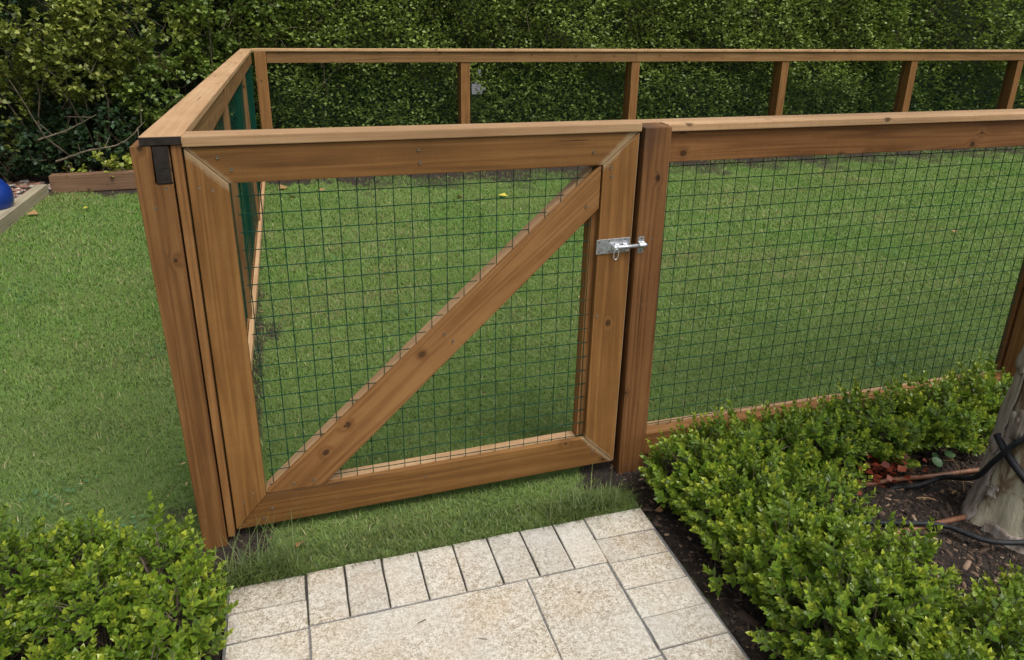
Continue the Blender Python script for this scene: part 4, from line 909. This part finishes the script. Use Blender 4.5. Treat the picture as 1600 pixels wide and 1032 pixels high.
for x, y in ((2.225, -.345), (2.30, -.325), (2.265, -.30)):
    V, F = tube_np([(2.255, -.33, GZ), (x*.5+2.255*.5, y*.5-.165, GZ+.03), (x, y, GZ+.052)], .0012, 4); from_np('stalk', V, F, 'weed', wd_)
V, F = tube_np(smooth_path([(2.245, -.35, GZ+.06), (2.262, -.38, GZ+.07), (2.262, -.42, GZ+.035), (2.235, -.46, GZ+.008)], 5), .0015, 4)
tag(from_np('dry_stem', V, F, 'dry', None), 'thin pale bent stem arching over the soil beside the round-leaved weed', 'stem')
rp = thing('red_leaved_plant', (2.02, -.32, GZ), 'low plant with red-brown leaves between the box bushes near the drip tube', 'plant')
m = 60; a = rng.uniform(0, 6.28, m); c = np.stack([2.01+rng.normal(0, .07, m), -.325+rng.normal(0, .03, m), GZ+.02+rng.uniform(0, .07, m)], 1); D = unit(np.stack([np.cos(a), np.sin(a)-.4, rng.uniform(0, .6, m)], 1))
V, F = stamp(LEAFR, LEAF_F, c, basis(D, rng.uniform(-.6, .6, m)), .032*rng.uniform(.7, 1.3, m)); tag(from_np('leaves', V, F, 'red', rp), kind='stuff')
# fallen leaves, each with its own place
for lab, x, y, s, mt in [
  ('bright yellow fallen leaf on the far grass, seen above the gate brace', 1.893, 3.833, .085, 'yellowleaf'),
  ('brown curled fallen leaf on the grass left of the bright yellow one', 1.47, 3.95, .075, 'dry'),
  ('tan fallen leaf on the far grass nearest the side fence', 0.02, 4.55, .10, 'dry'),
  ('small brown leaf on the grass just below the gate top rail at the left', 0.10, 4.26, .07, 'dry'),
  ('small tan leaf on the grass in line with the sixth mesh wire', 0.36, 4.40, .06, 'dry'),
  ('yellowish leaf lying on the lawn next to the bleached edging board', -1.79, 4.17, .09, 'dry'),
  ('pale leaf speck on the left lawn in front of the sleeper', -1.39, 4.26, .05, 'yellowleaf'),
  ('pale curled leaf on the lawn beyond the fence to the right of the bolt', 1.86, 2.55, .05, 'dry'),
  ('whitish leaf on the far right of the lawn beyond the fence mesh', 4.85, 2.06, .05, 'dry'),
  ('dry leaf fragment in the grass below the gate at the left', .05, -.13, .035, 'dry'),
  ('orange dry leaf on the soil strip beside the upper right setts', 1.19, -.275, .028, 'dry'),
  ('tan dry leaf at the foot of the first box bush by the path', 1.205, -.12, .026, 'dry'),
  ('small orange leaf on the soil at the edge of the left border setts', -.155, -.33, .022, 'dry')]:
    leafobj('fallen_leaf', lab, 'leaf', 'fallen leaves', x, y, s, mt)
for lab, x, y, L, a in [('long pale wood splinter on the bed soil', 2.07, -.46, .06, 2.7), ('whitish stone chip on the bed soil', 2.19, -.46, .02, 0.2), ('curved dry twig on the soil beside the trunk', 2.27, -.42, .11, 2.6)]:
    t = np.linspace(-.5, .5, 6)[:, None]; P = np.array([x, y, GZ+.012]) + t*L*np.array([math.cos(a), math.sin(a), 0]) + np.array([0, 0, .006])*np.cos(t*3); V, F = tube_np(P, .0022 if L > .03 else .005, 5); tag(from_np('wood_splinter', V, F, 'dry'), lab, 'splinter')
# grass clippings on the near lawn

for lab, x, y, r_ in [('dark seed lying on the square slab near its top joint', .80, -.52, .004), ('short straw lying on the big slab', .36, -.50, .002), ('thin dark twig bit on the large slab below centre', .50, -.60, .0015)]:
    a = rng.uniform(0, 3.1); t = np.linspace(-.5, .5, 4)[:, None]; L = .006 if r_ > .003 else .024
    V, F = tube_np(np.array([x, y, PT+.003]) + t*L*np.array([math.cos(a), math.sin(a), 0]), r_*.6, 5); tag(from_np('debris', V, F, 'twig'), lab, 'debris')
# soil and grass blades creeping over the paving edge
m = 260; x = rng.uniform(-.13, .95, m); x = np.concatenate([x, rng.uniform(-.13, .05, 120)]); m = len(x)
b0 = np.stack([x, np.full(m, -.228)+rng.uniform(0, .02, m), np.full(m, GZ+.004)], 1); L = rng.uniform(.02, .055, m); a = rng.normal(-1.57, .6, m)
d = np.stack([np.cos(a), np.sin(a), np.zeros(m)], 1); sd_ = np.stack([-d[:, 1], d[:, 0], d[:, 2]], 1)*.0009
mid_ = b0 + d*(L*.4)[:, None] + np.array([0, 0, 1])*(L*.45)[:, None]; tip_ = b0 + d*L[:, None] + np.array([0, 0, 1])*(L*.35)[:, None]
V = np.stack([b0-sd_, b0+sd_, mid_-sd_, mid_+sd_, tip_], 1).reshape(-1, 3); b = (np.arange(m)*5)[:, None]
F = np.concatenate([b+np.array([[0, 1, 3]]), b+np.array([[0, 3, 2]]), b+np.array([[2, 3, 4]])])
tag(from_np('edge_grass', V, F, 'olive'), 'grass blades hanging over the front edge of the setts', 'grass', kind='stuff')

n_ = 900; cx = rng.uniform(-1.5, 5.5, 26); cy = rng.uniform(0.1, 4.4, 26); q = rng.integers(0, 26, n_)
P = np.stack([cx[q]+rng.normal(0, .06, n_), cy[q]+rng.normal(0, .05, n_), np.full(n_, GZ+.014)], 1); a = rng.uniform(0, 6.28, n_)
D = unit(np.stack([np.cos(a), np.sin(a), rng.uniform(0, .3, n_)], 1)); V, F = stamp(LEAFR*np.array([1.3, 1, 1]), LEAF_F, P, basis(D, rng.normal(0, .25, n_)), rng.uniform(.009, .018, n_))
tag(from_np('clover', V, F, 'weed'), 'small clover leaves scattered in patches through the lawn', 'clover', kind='stuff')
n_ = 300; P = np.stack([rng.uniform(-1.6, 6, n_), rng.uniform(.05, 4.6, n_), np.full(n_, GZ+.016)], 1); a = rng.uniform(0, 6.28, n_)
D = unit(np.stack([np.cos(a), np.sin(a), rng.uniform(-.05, .15, n_)], 1))
V, F = stamp(FLAT*np.array([.35, 1, 1]), FLAT_F, P, basis(D, rng.normal(0, .3, n_)), rng.uniform(.010, .03, n_))
tag(from_np('clippings', V, F, 'dry'), 'dry grass clippings and leaf crumbs strewn over the lawn', 'clippings', kind='stuff')
